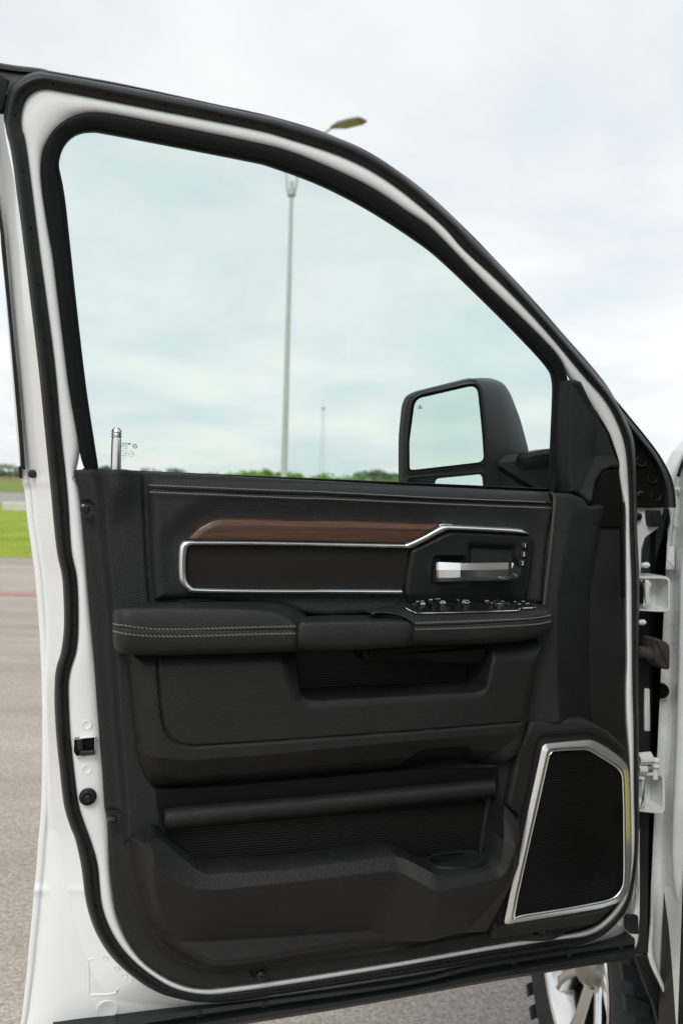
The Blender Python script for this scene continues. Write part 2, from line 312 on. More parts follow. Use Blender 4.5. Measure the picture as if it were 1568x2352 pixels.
def hf(name, outline, w_out, fun, m, parent, res=0.002, skirt=0.02, res_v=None, ang=60, hole=None):
    """moulded panel: a height field over the door plane inside an outline, its rim turned back by skirt"""
    outline = np.asarray(outline); P = loc(outline[:, :2], outline[:, 2] if outline.shape[1] == 3 else w_out); rv = res_v or res
    if area2(P) < 0: P = P[::-1]
    lo, hi = P.min(0) - res, P.max(0) + res
    us = np.arange(lo[0], hi[0] + res, res); vs = np.arange(lo[1], hi[1] + rv, rv)
    U, V = np.meshgrid(us, vs); S = sd(P, U, V)
    if hole is not None:
        Hs = -sd(hole, U, V); S = np.minimum(S, Hs)
    ins = S > 0
    nb = np.zeros_like(ins)
    nb[1:] |= ins[:-1]; nb[:-1] |= ins[1:]; nb[:, 1:] |= ins[:, :-1]; nb[:, :-1] |= ins[:, 1:]
    nb[1:, 1:] |= ins[:-1, :-1]; nb[:-1, :-1] |= ins[1:, 1:]; nb[1:, :-1] |= ins[:-1, 1:]; nb[:-1, 1:] |= ins[1:, :-1]
    snap = nb & ~ins; iu = np.argwhere(snap)
    pts = np.stack([U[snap], V[snap]], 1); best = np.full(len(pts), 1e9); bp = pts.copy()
    for poly in ([P] if hole is None else [P, hole]):
        for a, b_ in zip(poly, np.roll(poly, -1, 0)):
            e = b_ - a; L = e @ e
            if L < 1e-14: continue
            t_ = np.clip(((pts - a) @ e) / L, 0, 1); c = a + t_[:, None] * e; dd = np.sum((pts - c) ** 2, 1)
            k = dd < best; best[k] = dd[k]; bp[k] = c[k]
    U[snap] = bp[:, 0]; V[snap] = bp[:, 1]
    use = ins | snap; ok = use[:-1, :-1] & use[1:, :-1] & use[:-1, 1:] & use[1:, 1:]
    ok &= (ins[:-1, :-1] | ins[1:, :-1] | ins[:-1, 1:] | ins[1:, 1:])
    idx = -np.ones(U.shape, int)
    i, j = np.nonzero(ok)
    used = np.zeros(U.shape, bool)
    for a, b_ in ((0, 0), (0, 1), (1, 1), (1, 0)): used[i + a, j + b_] = True
    idx[used] = np.arange(used.sum())
    uu, vv = U[used], V[used]; Dn = np.maximum(S[used], 0)
    w = fun(uu, vv, Dn)
    X = wor(np.stack([uu, vv], 1), w)
    F = np.stack([idx[i, j], idx[i, j + 1], idx[i + 1, j + 1], idx[i + 1, j]], 1)
    # rim
    E = np.vstack([F[:, [0, 1]], F[:, [1, 2]], F[:, [2, 3]], F[:, [3, 0]]]); key = np.sort(E, 1)
    kk = key[:, 0].astype(np.int64) * len(X) + key[:, 1]; u_, ix, cn = np.unique(kk, return_index=True, return_counts=True)
    be = E[ix[cn == 1]]
    bv, inv = np.unique(be, return_inverse=True); inv = inv.reshape(be.shape)
    Xb = X[bv] - skirt * en; n0 = len(X); X = np.vstack([X, Xb])
    F2 = np.stack([be[:, 1], be[:, 0], n0 + inv[:, 0], n0 + inv[:, 1]], 1)
    F = np.vstack([F, F2])
    me = bpy.data.meshes.new(name); me.vertices.add(len(X)); me.vertices.foreach_set('co', X.astype(np.float32).ravel())
    me.loops.add(F.size); me.loops.foreach_set('vertex_index', F.astype(np.int32).ravel())
    me.polygons.add(len(F)); me.polygons.foreach_set('loop_start', np.arange(0, F.size, 4, dtype=np.int32)); me.polygons.foreach_set('loop_total', np.full(len(F), 4, np.int32))
    me.update(); me.validate(); me.materials.append(m)
    me.polygons.foreach_set('use_smooth', [True] * len(me.polygons)); me.set_sharp_from_angle(angle=R(ang))
    o = bpy.data.objects.new(name, me); COL.objects.link(o)
    if parent: o.parent = parent
    return o
def loft(name, sts, m, parent, nu=6, nv=4, cap=True, ang=50, abs_=False):
    """stations of equal point count (x px, y px, w) -> smooth skin"""
    S = np.array(sts, float)
    S = np.stack([cr(s, nv) for s in S]) if nv > 1 else S
    if nu > 1: S = np.stack([cr(S[:, k], nu) for k in range(S.shape[1])], 1)
    nr, nc = S.shape[:2]; fl = S.reshape(-1, 3)
    V = px(fl[:, :2], fl[:, 2]) if not abs_ else fl
    f = quads(nr, nc)
    if cap: f.append(list(range(nc))[::-1]); f.append([(nr - 1) * nc + k for k in range(nc)])
    return fixn(link(name, V, f, m, parent, ang=ang))
from mathutils.bvhtree import BVHTree
_bv = {}
def onto(o, P, off=0.0, up_=0.0):
    """where the sight lines of traced points meet a part that is already built"""
    if o.name not in _bv: _bv[o.name] = BVHTree.FromPolygons([v.co for v in o.data.vertices], [tuple(p.vertices) for p in o.data.polygons])
    E0 = EYE - TRUCK; R_ = []
    for d in ray(P):
        h = _bv[o.name].ray_cast(E0, Vector(d).normalized())
        if h[0] is None: R_.append(None); continue
        n = h[1] if h[1].dot(Vector(d)) < 0 else -h[1]
        R_.append(np.array(h[0] + n * off + EZ * up_))
    ok = [i for i, x in enumerate(R_) if x is not None]
    if not ok: return px(P, .042) + ez * up_
    for i in range(len(R_)):
        if R_[i] is None: R_[i] = R_[min(ok, key=lambda k: abs(k - i))]
    return np.array(R_)
def frame_of(d):
    d = Vector(d).normalized(); a = Vector((0, 0, 1)) if abs(d.z) < .9 else Vector((1, 0, 0)); x = d.cross(a).normalized(); return x, d.cross(x)
def tube_vf(pts, rad, k=10, base=0, caps=True):
    pts = [Vector(p) for p in pts]; V = []; F = []
    rs = rad if hasattr(rad, '__len__') else [rad] * len(pts)
    for i, p in enumerate(pts):
        d = pts[min(i + 1, len(pts) - 1)] - pts[max(i - 1, 0)]; x, y = frame_of(d)
        for j in range(k):
            a = 2 * math.pi * j / k; V.append(p + (x * math.cos(a) + y * math.sin(a)) * rs[i])
    F = quads(len(pts), k, closed_c=True, base=base)
    if caps: F.append([base + j for j in range(k)][::-1]); F.append([base + (len(pts) - 1) * k + j for j in range(k)])
    return V, F
def tube(name, pts, rad, m, parent=None, k=12, **kw):
    V, F = tube_vf(pts, rad, k); return fixn(link(name, V, F, m, parent, **kw))
def turned(name, c, ax, prof, m, parent=None, k=24, ang=35):
    """prof = [(along axis, radius)]"""
    c = Vector(c); ax = Vector(ax).normalized(); x, y = frame_of(ax); V = []
    for z, r in prof:
        for j in range(k):
            a = 2 * math.pi * j / k; V.append(c + ax * z + (x * math.cos(a) + y * math.sin(a)) * max(r, 1e-5))
    f = quads(len(prof), k, closed_c=True); f.append(list(range(k))[::-1]); f.append([(len(prof) - 1) * k + j for j in range(k)])
    return fixn(link(name, V, f, m, parent, ang=ang))
def box_vf(c, ex, ey, ez_, base=0):
    c, ex, ey, ez_ = map(Vector, (c, ex, ey, ez_)); V = [c + ex * a + ey * b_ + ez_ * d for d in (-1, 1) for b_ in (-1, 1) for a in (-1, 1)]
    F = [[0, 2, 3, 1], [4, 5, 7, 6], [0, 1, 5, 4], [2, 6, 7, 3], [0, 4, 6, 2], [1, 3, 7, 5]]
    return V, [[base + i for i in f] for f in F]
class MB:
    def __init__(s): s.v = []; s.f = []
    def add(s, vf): 
        V, F = vf(len(s.v)) if callable(vf) else vf
        s.v += [Vector(x) for x in V]; s.f += F
    def box(s, c, a, b_, d): s.add(lambda n: box_vf(c, a, b_, d, n))
    def tube(s, pts, r, k=8): s.add(lambda n: tube_vf(pts, r, k, n))
    def build(s, name, m, parent=None, **k): return fixn(link(name, s.v, s.f, m, parent, **k))
def text_vf(body, size, xdir, ydir, org, base=0, mirror=False, extr=0.0002, align='CENTER', bold=0.0):
    cu = bpy.data.curves.new('t', 'FONT'); cu.body = body; cu.size = size; cu.align_x = align; cu.align_y = 'CENTER'; cu.offset = bold; cu.resolution_u = 3
    ob = bpy.data.objects.new('t', cu); me = bpy.data.meshes.new_from_object(ob); sg = -1 if mirror else 1
    xd, yd, og = Vector(xdir), Vector(ydir), Vector(org)
    V = [og + xd * v.co.x * sg + yd * v.co.y for v in me.vertices]; F = [[base + i for i in p.vertices] for p in me.polygons]
    bpy.data.objects.remove(ob); bpy.data.curves.remove(cu); bpy.data.meshes.remove(me); return V, F
def top(o, label, cat, group=None):
    o['label'] = label; o['category'] = cat
    if group: o['group'] = group
    return o

# ================================================================== the setting
def gplane(name, y0, y1, x0, x1, z, m):
    o = link(name, [(x0, y0, z), (x1, y0, z), (x1, y1, z), (x0, y1, z)], [(0, 1, 2, 3)], m, smooth=False); o['kind'] = 'structure'; return o
def ground_mat(name, c1, c2, scale, rough=0.9, speck=None, bump=0.004, big=None):
    m = bpy.data.materials.new(name); m.use_nodes = True; t = m.node_tree; b = t.nodes['Principled BSDF']; tc = N(t, 'ShaderNodeTexCoord')
    n = N(t, 'ShaderNodeTexNoise', i_Scale=scale, i_Detail=8.0, i_Roughness=0.65); t.links.new(tc.outputs['Object'], n.inputs['Vector'])
    r = N(t, 'ShaderNodeValToRGB'); t.links.new(n.outputs['Fac'], r.inputs[0]); r.color_ramp.elements[0].position = .35; r.color_ramp.elements[1].position = .65
    r.color_ramp.elements[0].color = (*c1, 1); r.color_ramp.elements[1].color = (*c2, 1); col = r.outputs[0]
    if speck:
        vo = N(t, 'ShaderNodeTexVoronoi', i_Scale=speck[0]); t.links.new(tc.outputs['Object'], vo.inputs['Vector'])
        sp = N(t, 'ShaderNodeSeparateColor'); t.links.new(vo.outputs['Color'], sp.inputs[0])
        mr = N(t, 'ShaderNodeMapRange'); t.links.new(sp.outputs[0], mr.inputs[0]); mr.inputs[3].default_value = 1 - speck[1]; mr.inputs[4].default_value = 1 + speck[1]
        mx = N(t, 'ShaderNodeMix', data_type='RGBA', blend_type='MULTIPLY'); mx.inputs[0].default_value = 1; t.links.new(col, mx.inputs[6]); t.links.new(mr.outputs[0], mx.inputs[7]); col = mx.outputs[2]
    if big:
        mpp = N(t, 'ShaderNodeMapping'); mpp.inputs['Scale'].default_value = (0.25, 1.6, 1); mpp.inputs['Rotation'].default_value = (0, 0, R(-12)); t.links.new(tc.outputs['Object'], mpp.inputs[0])
        n3 = N(t, 'ShaderNodeTexNoise', i_Scale=big[0], i_Detail=5.0, i_Roughness=0.6); t.links.new(mpp.outputs[0], n3.inputs['Vector'])
        mr = N(t, 'ShaderNodeMapRange'); t.links.new(n3.outputs['Fac'], mr.inputs[0]); mr.inputs[1].default_value = .35; mr.inputs[2].default_value = .65; mr.inputs[3].default_value = 1 - big[1]; mr.inputs[4].default_value = 1 + big[1]
        mx = N(t, 'ShaderNodeMix', data_type='RGBA', blend_type='MULTIPLY'); mx.inputs[0].default_value = 1; t.links.new(col, mx.inputs[6]); t.links.new(mr.outputs[0], mx.inputs[7]); col = mx.outputs[2]
    t.links.new(col, b.inputs['Base Color']); b.inputs['Roughness'].default_value = rough; b.inputs['Specular IOR Level'].default_value = 0.25
    bp = N(t, 'ShaderNodeBump'); bp.inputs['Distance'].default_value = bump; t.links.new(n.outputs['Fac'], bp.inputs['Height']); t.links.new(bp.outputs[0], b.inputs['Normal'])
    return m
ASPH = ground_mat('worn_asphalt', (0.31, 0.272, 0.232), (0.455, 0.405, 0.350), 60, speck=(150, 0.26), bump=0.006, big=(0.7, 0.17))
ROADM = ground_mat('pale_road', (0.27, 0.26, 0.25), (0.34, 0.33, 0.31), 6)
GRASSM = ground_mat('mown_grass', (0.19, 0.26, 0.012), (0.30, 0.36, 0.025), 0.45, bump=0.03, speck=(8, .2))
GRASS2 = ground_mat('rough_grass', (0.12, 0.20, 0.02), (0.22, 0.25, 0.05), 0.12, bump=0.05)
FIELD = ground_mat('dry_field', (0.14, 0.15, 0.05), (0.22, 0.19, 0.09), 0.05)
REDM = ground_mat('faded_red_paint', (0.42, 0.16, 0.14), (0.50, 0.24, 0.21), 12)
gplane('ground', -900, 4500, -3500, 3500, -0.03, FIELD)
gplane('parking_lot', -60, 16.2, -80, 80, 0.0, ASPH)
gplane('grass_verge', 16.2, 43.0, -200, 200, 0.004, GRASSM)
gplane('road', 43.0, 68.0, -400, 400, 0.012, ROADM)
gplane('far_grass', 68.0, 150.0, -500, 500, 0.016, GRASS2)
gplane('red_kerb_line', 11.15, 11.35, -60, 60, 0.004, REDM)

def foliage(name, clumps, leaf, n, m, parent=None):
    V = []; F = []
    for (c, r, q) in clumps:
        cnt = int(n * q)
        d = np.random.normal(size=(cnt, 3)); d /= np.linalg.norm(d, axis=1, keepdims=True)
        P = np.array(c) + d * np.array(r) * (np.random.rand(cnt, 1) ** 0.35)
        a = np.random.normal(size=(cnt, 3)); a /= np.linalg.norm(a, axis=1, keepdims=True); b_ = np.cross(a, d + .01); b_ /= np.linalg.norm(b_, axis=1, keepdims=True) + 1e-6
        s = leaf * (0.6 + np.random.rand(cnt, 1) * .8)
        base = len(V); 
        q4 = np.stack([P - a * s, P + b_ * s * .6, P + a * s, P - b_ * s * .6], 1).reshape(-1, 3); V.extend(q4.tolist())
        F.extend([(base + 4 * i, base + 4 * i + 1, base + 4 * i + 2, base + 4 * i + 3) for i in range(cnt)])
    return link(name, V, F, m, parent, smooth=False)
LEAF_B = mat('bright_leaf', (0.15, 0.32, 0.012), 0.6, var=(1.5, 0.45))
LEAF_D = mat('distant_leaf', (0.10, 0.17, 0.085), 0.8, var=(0.15, 0.3))
def px_x(x, Y): return pxd([(x, 1107)], Y)[0][0]
# hedge of bushes beyond the belt line
cl = []
Y0 = 62.0
for i in range(60):
    x = 440 + i * 13.0 + random.uniform(-5, 5)
    hgt = 1.62 + (random.uniform(.20, .72)) - (0.25 if x < 540 else 0)
    if 520 < x < 660: hgt += .25
    X = px_x(x, Y0); r = random.uniform(.5, .8)
    cl.append(((X, Y0 + random.uniform(-.8, .8), hgt - r * .8), (r, r, r * .8), .8)); cl.append(((X + .2, Y0 + .3, 0.8), (r * 1.2, .9, .9), .8))
hb = foliage('hedge', cl, 0.085, 330, LEAF_B); hb['kind'] = 'stuff'; top(hb, 'bright green hedge beyond the window above the belt line', 'hedge')
cl = []
for i in range(260):
    x = -900 + i * 12 + random.uniform(-8, 8); Y1 = 330 + random.uniform(-15, 15)
    X = px_x(x, Y1); hgt = random.uniform(1.6, 3.0) + (2.0 if random.random() < .12 else 0)
    cl.append(((X, Y1, hgt * .5), (random.uniform(3, 6), 3, hgt * .62), 1))
ft = foliage('far_wood', cl, 0.55, 110, LEAF_D); ft['kind'] = 'stuff'; top(ft, 'low dark line of distant trees along the horizon', 'woods')
def tree(xp, Y, h, wd, label):
    X = px_x(xp, Y); e = bpy.data.objects.new('tree', None); COL.objects.link(e); e.location = (X, Y, 0); top(e, label, 'tree', 'trees on the horizon')
    tube('trunk', [(0, 0, 0), (0.05, 0, h * .3), (0, 0, h * .55)], [h * .05, h * .04, h * .02], BARK, e, k=8)
    cl = [((random.uniform(-.6, .6) * wd, random.uniform(-.5, .5) * wd, h * random.uniform(.45, .86)), (wd * .42, wd * .42, h * .17), 1) for _ in range(9)]
    foliage('crown', cl, h * .05, 160, LEAF_D, e)
tree(857, 190, 4.9, 5.6, 'dark distant tree above the hedge left of the wing mirror')
tree(908, 210, 4.3, 5.4, 'dark distant tree half behind the left edge of the wing mirror')
tree(392, 240, 4.2, 6.0, 'faint distant tree right behind the chrome lock rod')
tree(238, 200, 4.0, 3.0, 'faint distant tree in the lower left corner of the window')
tree(22, 230, 4.0, 10.0, 'wide dark distant tree left of the door at the field edge')

# concrete parking block on the verge
blk = MB()
c0 = pxd([(38, 1168)], 36.5)[0]
L_ = 0.55
V = []
for x in (-L_, L_):
    for (y, z) in ((-.17, 0), (-.14, .30), (-.09, .36), (.09, .36), (.14, .30), (.17, 0)): V.append((x + c0[0] * 0, y, z))
blk = link('parking_block', V, [(0, 1, 7, 6), (1, 2, 8, 7), (2, 3, 9, 8), (3, 4, 10, 9), (4, 5, 11, 10), (5, 4, 3, 2, 1, 0), (6, 7, 8, 9, 10, 11), (0, 6, 11, 5)], CONC, smooth=False)
blk.location = (c0[0], 36.5, 0.004); top(blk, 'pale concrete block lying on the grass verge left of the door', 'concrete block')

# street lamp
PY = 25.6; base = pxd([(652, 1095)], PY)[0]; lx = base[0]
sl = bpy.data.objects.new('street_lamp', None); COL.objects.link(sl); sl.location = (lx, PY, 0); top(sl, 'tall grey twin arm street lamp seen through the truck window', 'street lamp')
ZT = pxd([(672, 440)], PY)[0][2]
tube('pole', [(0, 0, 0.02), (0, 0, 4), (0, 0, ZT)], [.10, .084, .055], POLE, sl, k=16)
turned('base_plate', (0, 0, 0), (0, 0, 1), [(0, .22), (.04, .22), (.05, .14), (.5, .12)], POLE, sl)
turned('arm_collar', (0, 0, ZT), (0, 0, 1), [(-.15, .09), (-.1, .13), (.05, .13), (.1, .07), (.3, .06), (.32, .0)], POLE, sl, k=12)
hr = pxd([(762, 292)], 24.4)[0] - np.array([lx, PY, 0]); hr2 = pxd([(835, 274)], 23.6)[0] - np.array([lx, PY, 0])
hl = np.array([-hr[0], -hr[1], hr[2] + .42]); hl2 = np.array([-hr2[0], -hr2[1], hr2[2] + .42])
for a, b_ in ((hr, hr2), (hl, hl2)):
    f = np.array([a[0], a[1], 0]); f /= np.linalg.norm(f)
    pts = [Vector((0, 0, ZT - .1)) + Vector(f * .08), Vector(f * .2) + Vector((0, 0, ZT + .1)), Vector(f * .34) + Vector((0, 0, ZT + .75)), Vector(a * .6) + Vector((0, 0, ZT * .4 + .35)), Vector(a)]
    pts = [Vector(p) for p in cr([tuple(p) for p in pts], 6)]
    tube('lamp_arm', pts, .034, POLE, sl, k=10)
    d = Vector(b_ - a); d.z *= 1.0; L = d.length; d.normalize(); sx = Vector((-d.y, d.x, 0)).normalized(); sz = d.cross(sx); sz = sz if sz.z > 0 else -sz
    V = []
    prof = [(-.02, .05, .05), (.12, .10, .07), (.25, .17, .09), (.6, .20, .09), (.92, .19, .07), (1.0, .15, .03)]
    for (s, w_, h_) in prof:
        c = Vector(a) + d * (s * L)
        for (p_, q_) in ((-1, -.25), (-1, .3), (-.6, 1), (.6, 1), (1, .3), (1, -.25), (.8, -.5), (-.8, -.5)): V.append(c + sx * w_ * p_ + sz * h_ * q_)
    f_ = quads(len(prof), 8, closed_c=True); f_.append(list(range(8))[::-1]); f_.append([(len(prof) - 1) * 8 + q for q in range(8)])
    hd = fixn(link('lamp_head', V, f_, LAMP, sl))
    mb = MB(); mb.box(Vector(a) + d * (L * .60) - sz * .052, d * (L * .30), sx * .15, sz * .012); mb.build('lamp_lens', LENS, hd)
# distant lattice mast
MY = 420.0; mb_ = pxd([(738, 1100)], MY)[0]; mt = pxd([(741, 938)], MY)[0]
ms = bpy.data.objects.new('lattice_mast', None); COL.objects.link(ms); ms.location = (mb_[0], MY, 0); top(ms, 'thin faint lattice mast on the horizon right of the street lamp', 'mast')
mb = MB(); hh = mt[2]
def mc(z, i): s = 1.25 * (1 - .62 * z / hh); return Vector(((-1, 1, 1, -1)[i] * s, (-1, -1, 1, 1)[i] * s, z))
for i in range(4): mb.tube([mc(0, i), mc(hh, i)], .07, 5)
zs = np.linspace(0, hh, 26)
for a, b_ in zip(zs[:-1], zs[1:]):
    for i in range(4): mb.tube([mc(a, i), mc(b_, (i + 1) % 4)], .045, 4)
MAST = mat('pale_painted_steel', (0.55, 0.58, 0.58), .6)
mb.build('lattice', MAST, ms, smooth=False)
mb = MB(); mb.box((0, 0, hh), (1.0, 0, 0), (0, 1.0, 0), (0, 0, .5)); mb.tube([(0, 0, hh), (0, 0, hh + 3)], .08, 5); mb.build('antenna', POLE, ms, smooth=False)

# ================================================================== the truck
truck = bpy.data.objects.new('pickup_truck', None); COL.objects.link(truck); truck.location = TRUCK
top(truck, 'white pickup truck with its driver door wide open showing the black trim', 'pickup truck')

# ---- traced closed curves of the door, clockwise from the top left corner
S_pairs = """11,261|49.5,265 22,206|58.6,232 45.8,181.5|78.7,211.8 80.6,166|106,205 124.5,169.7|146.5,210.7 329.6,208|329.6,246 574,259.4|574,294 663,281|663,318
809.8,331|795,362.9 919.6,396.9|897.6,420 1029.5,490.3|1011,512.3 1095.7,558|1064,571 1176.9,643|1154,654.3 1267,744.5|1244.5,749 1373,866|1339,861.7 1411,918|1386.5,915.8
1438,967.6|1415.8,967.6 1456,1021.7|1436,1030.7 1461,1133|1444,1133 1462.6,1220.6|1446,1220.6 1467.5,1332.8|1450,1332.8 1466,1457.5|1451,1457.5 1465,1582|1452,1582
1466,1672|1454.6,1672 1467,1824|1456,1824 1466,1930|1457.7,1930 1459.5,2010|1451.5,2005 1444.7,2080|1436,2073 1407.5,2130|1397,2123 1357.8,2163|1350,2150 1271,2183.7|1268,2162 1105,2210|1105,2188
918.7,2241.6|918.7,2221 700,2275|700,2257 549,2299|549,2279 474.5,2303.5|474.5,2286 408.6,2294.8|413,2276 351.5,2275|364.7,2253 281,2224.5|307.6,2209 228.5,2158.5|263.6,2154
200,2083.8|235,2083.8 186.7,1991.6|225,1991.6 173.6,1930|211,1938.8 161,1899|190.4,1881 146.5,1848|179.4,1840.8 137,1767.6|170,1767.6 128,1676|161,1676 125.6,1577|157.5,1577
130,1533|163,1537 141,1493|175.8,1493 147,1430|180,1430 143,1330|177,1330 130,1263|164,1263 117,1131|155,1131 104,999|140.6,999 87.9,838|126,838 70,691|107,691 55.7,574|91,574 29,364|60,334.5 15,300|50.5,300"""
SO, SI = [], []
for w_ in S_pairs.split():
    a, b_ = w_.split('|'); SO.append(tuple(map(float, a.split(',')))); SI.append(tuple(map(float, b_.split(','))))
SO, SI = np.array(SO), np.array(SI)
WCH = T('A 255,650 270,590 330,485 430,405 540,385 660,390 1000,455 1568,570 B 400,395 700,515 950,640 1200,815 C 275,0 550,285 740,465 850,575 935,665 970,730 985,800')   # white / channel
WSAIL = T('C 1010,806 1060,870 1120,945 1190,1060 1235,1190 1243,1225 1235,1245 1250,1350 G 1005,480 1040,483 1038,720 1042,1270 1045,1700 1050,1950 J 1135,80 1140,350 1160,600 1170,1000 1175,1400 1160,1600 1100,1710')
WBOT = T('L 1130,262 1030,312 850,345 760,350 600,375 0,480 d 700,2243 K 1335,830 1080,860 960,845 850,795 740,715 655,600 600,460 572,250 560,0 H 655,1000 635,700 610,400 590,100 E 80,900 55,600 20,230 d 168.5,1079')
WLEFT = T('d 189,1078 D 600,1450 540,1100 490,700 435,250 405,0 A 310,1200 255,830')
WIN = np.vstack([WCH, WSAIL, WBOT, WLEFT])
# door shell: white ring between the seal and the black trim, then a rear slab and the outer flange
def pair_resamp(A, B, n):
    A = resamp(A, 1200, True); Bc = cr(B, 6, True); idx = np.linspace(0, 1200, n, endpoint=False).astype(int)
    A = A[idx]; o = []
    Bd = resamp(Bc, 3000, True)
    for a in A: o.append(Bd[np.argmin(np.sum((Bd - a) ** 2, 1))])
    o = np.array(o); 
    for _ in range(4): o = (np.roll(o, 1, 0) + 2 * o + np.roll(o, -1, 0)) / 4
    return A, o
A_, B_ = pair_resamp(cr(SI, 6, True), WIN, 420)
def ringwidth(A, B): return np.linalg.norm(A - B, axis=1)
prof = [(-0.25, -0.010), (0.0, -0.0032), (0.15, -0.0008), (0.38, 0.0006), (0.65, 0.0004), (0.88, -0.0012), (1.0, -0.004), (1.2, -0.010)]
door = strip('door', A_, B_, prof, PAINT, truck, closed=True, n=0, back=None, ang=60)
fixn(door)
# smooth rubber seal round the door opening
o = strip('door_seal', SO, SI, [(-.04, -.03), (0, -.010), (.09, 0.000), (.22, 0.006), (.36, .0078), (.50, .006), (.62, .0025), (.80, .0022), (.94, .001), (1.0, -0.002), (1.04, -.012)], RUBBER, door, closed=True, n=6, back=-.035, ang=70)
mid = cr(SO * .38 + SI * .62, 6, True); md = resamp(mid, 46, True)
mb = MB()
for p in md:
    c = px([p], .004)[0]; mb.tube([c, c + en * .0012], .0014, 8)
o = mb.build('vent_hole', BLACKHOLE, door); o['kind'] = 'stuff'
# black glass run channel
GIN = T('A 371,730 375,680 390,625 422,573 468,533 520,514 580,510 640,516 1000,584 1568,695 B 300,497 600,610 900,765 1200,960 C 350,190 600,430 800,635 885,735 905,790 907,880 895,1150 885,1355 d 1258,1160')
GLEFT = T('d 232,1110 D 775,1725 740,1500 680,1100 620,600 555,0 A 415,980 394,840')
GC = np.vstack([GIN, GLEFT])
OC = np.vstack([WCH, T('d 1309,920 1312,1020 1315,1160 185,1110'), WLEFT])
A_, B_ = pair_resamp(cr(GC, 6, True), OC, 300)
strip('glass_run_channel', B_, A_, [(.04, -.03), (.01, -.016), (0, -.008), (.06, -.001), (.2, .001), (.5, -.001), (.72, -.003), (.76, -.007), (.9, -.010), (.98, -.013), (1.0, -.03)], CHANNEL, door, closed=True, n=0, ang=50)
# inner lip of the channel on the outside of the glass
gl = cr(GC, 6, True)
gp = loc(gl, -.028)
glass = slab_uv('window_glass', inset(gp if area2(gp) > 0 else gp[::-1], -0.006), -.022, .004, .0005, GLASS, truck, nb=1)
A_, B_ = pair_resamp(cr(GC, 6, True), OC, 300)
strip('outer_window_trim', B_, A_ , [(.55, -.030), (.8, -.030), (.98, -.030)], SATIN, door, closed=True, n=0, back=-.036)

# outer flange (outer skin hem beyond the seal)
FLP = [((-34,255),(8,262)),((-20,330),(14,320)),((-8,440),(36,430)),((4.4,574),(55.7,574)),((12,691),(70,691)),((24,838),(88,838)),((38,999),(104,999)),((46.9,1078),(112,1078)),((51,1107),(114.5,1107)),((56,1131),(117,1131)),((61.5,1190),(122,1190)),((71.8,1263),(130,1263)),
 ((80,1330),(143,1330)),((88,1430),(147,1430)),((91.6,1493),(141,1493)),((95,1577),(125.6,1577)),((96,1676),(128,1676)),((95.5,1768),(137,1768)),((93.4,1848),(146.5,1848)),((90,1899),(161,1899)),((87,1930),(173,1930)),((82.8,1992),(186.7,1991.6)),((77,2050),(194,2050)),((72,2110),(206,2105)),((66,2170),(222,2146)),((60,2240),(240,2178)),
 ((50,2330),(262,2206)),((42,2400),(281,2224)),((60,2460),(312,2250)),((180,2440),(351,2275)),((350,2385),(408,2295)),((560,2335),(480,2303)),((760,2306),(620,2288)),((919,2278),(918,2241)),((1105,2246),(1105,2210)),((1290,2214),(1280,2182)),((1400,2196),(1357,2163)),((1458,2180),(1407,2130)),((1468,2120),(1444,2080)),((1469,2060),(1459,2010)),((1469,1900),(1462,1930))]
FLa = cr([a for a, _ in FLP], 10); FLb = cr([b_ for _, b_ in FLP], 10)
def flange(A, Bx, pos):
    Lg = np.linalg.norm(Bx - A, axis=1, keepdims=True); vs = []
    for ab, fr_, w in pos:
        t_ = np.clip(ab / Lg, 0, .5) * (1 - fr_) + fr_ if fr_ else np.clip(ab / Lg, 0, .6)
        y = A[:, 1]; ww = w + (.004 * np.exp(-((y - 2046) / 9) ** 2) - .005 * ss(y, 1105, 1125) * ss(-y, -2100, -1500) if fr_ == 0 else 0 * y)
        vs.append(px(A * (1 - t_) + Bx * t_, ww))
    vs = list(cr(np.array(vs), 3)); vs.append(vs[0] - .008 * en); V = np.vstack(vs); k = len(A)
    return fixn(link('outer_flange', V, quads(len(vs), k), PAINT, door, ang=50))
flange(FLa, FLb, [(0, 0, -.076), (.8, 0, -.067), (4, 0, -.0635), (13, 0, -.063), (17, 0, -.0665), (19, 0, -.0665), (23, 0, -.061), (30, .10, -.052), (30, .3, -.044), (20, .55, -.038), (8, .8, -.028), (0, 1.0, -.014)])
# lower inner shell that closes the door behind the trim (shows at the lower corners)
low = T('d 96,1640 118,1640 150,1900 190,2060 250,2300 1000,2300 1100,2230 1459,2170 1463,2060 1463,1200 1440,1190 150,1190 100,1180 84,1300 95,1500')
low = np.vstack([T('d 1463,1200 1466,1900 1463,2165 1455,2190 1080,2255 560,2345 400,2370 60,2440 48,2352 82,2090'), T('d 150,2000 170,1200')])
slab('inner_shell', fil(T('d 150,1200 1440,1190 1463,1300 1463,2100 1400,2180 560,2290 300,2200 200,1990 160,1700'), 30), -.052, .03, .004, PAINT, door)
# outer skin
sk = T('d 60,1120 103,1560 100,1860 60,2390 560,2310 1460,2150 1465,1170')
slab('outer_skin', fil(sk, 10), -.10, .012, .004, PAINT, door)
slab('belt_moulding', T('d 190,1075 1262,1122 1262,1150 190,1110'), -.03, .03, .002, SATIN, door)
# black trim strip on the rear edge of the window frame
A_ = T('d -60,120 -55,262 D -18,-250 10,0 75,650 110,1050 148,1500 160,1695 160,1712'); B_ = T('d -30,140 -36,262 D 14,-250 45,0 105,650 145,1050 182,1500 198,1695 200,1718')
strip('edge_trim', A_, B_, [(0, -.065), (.1, -.052), (.5, -.050), (.9, -.052), (1, -.06)], SATIN, door, back=-.075)
slab('edge_clip', fil(T('D 146,1695 162,1695 162,1790 152,1790'), 1), -.055, .02, .001, SATIN, door)
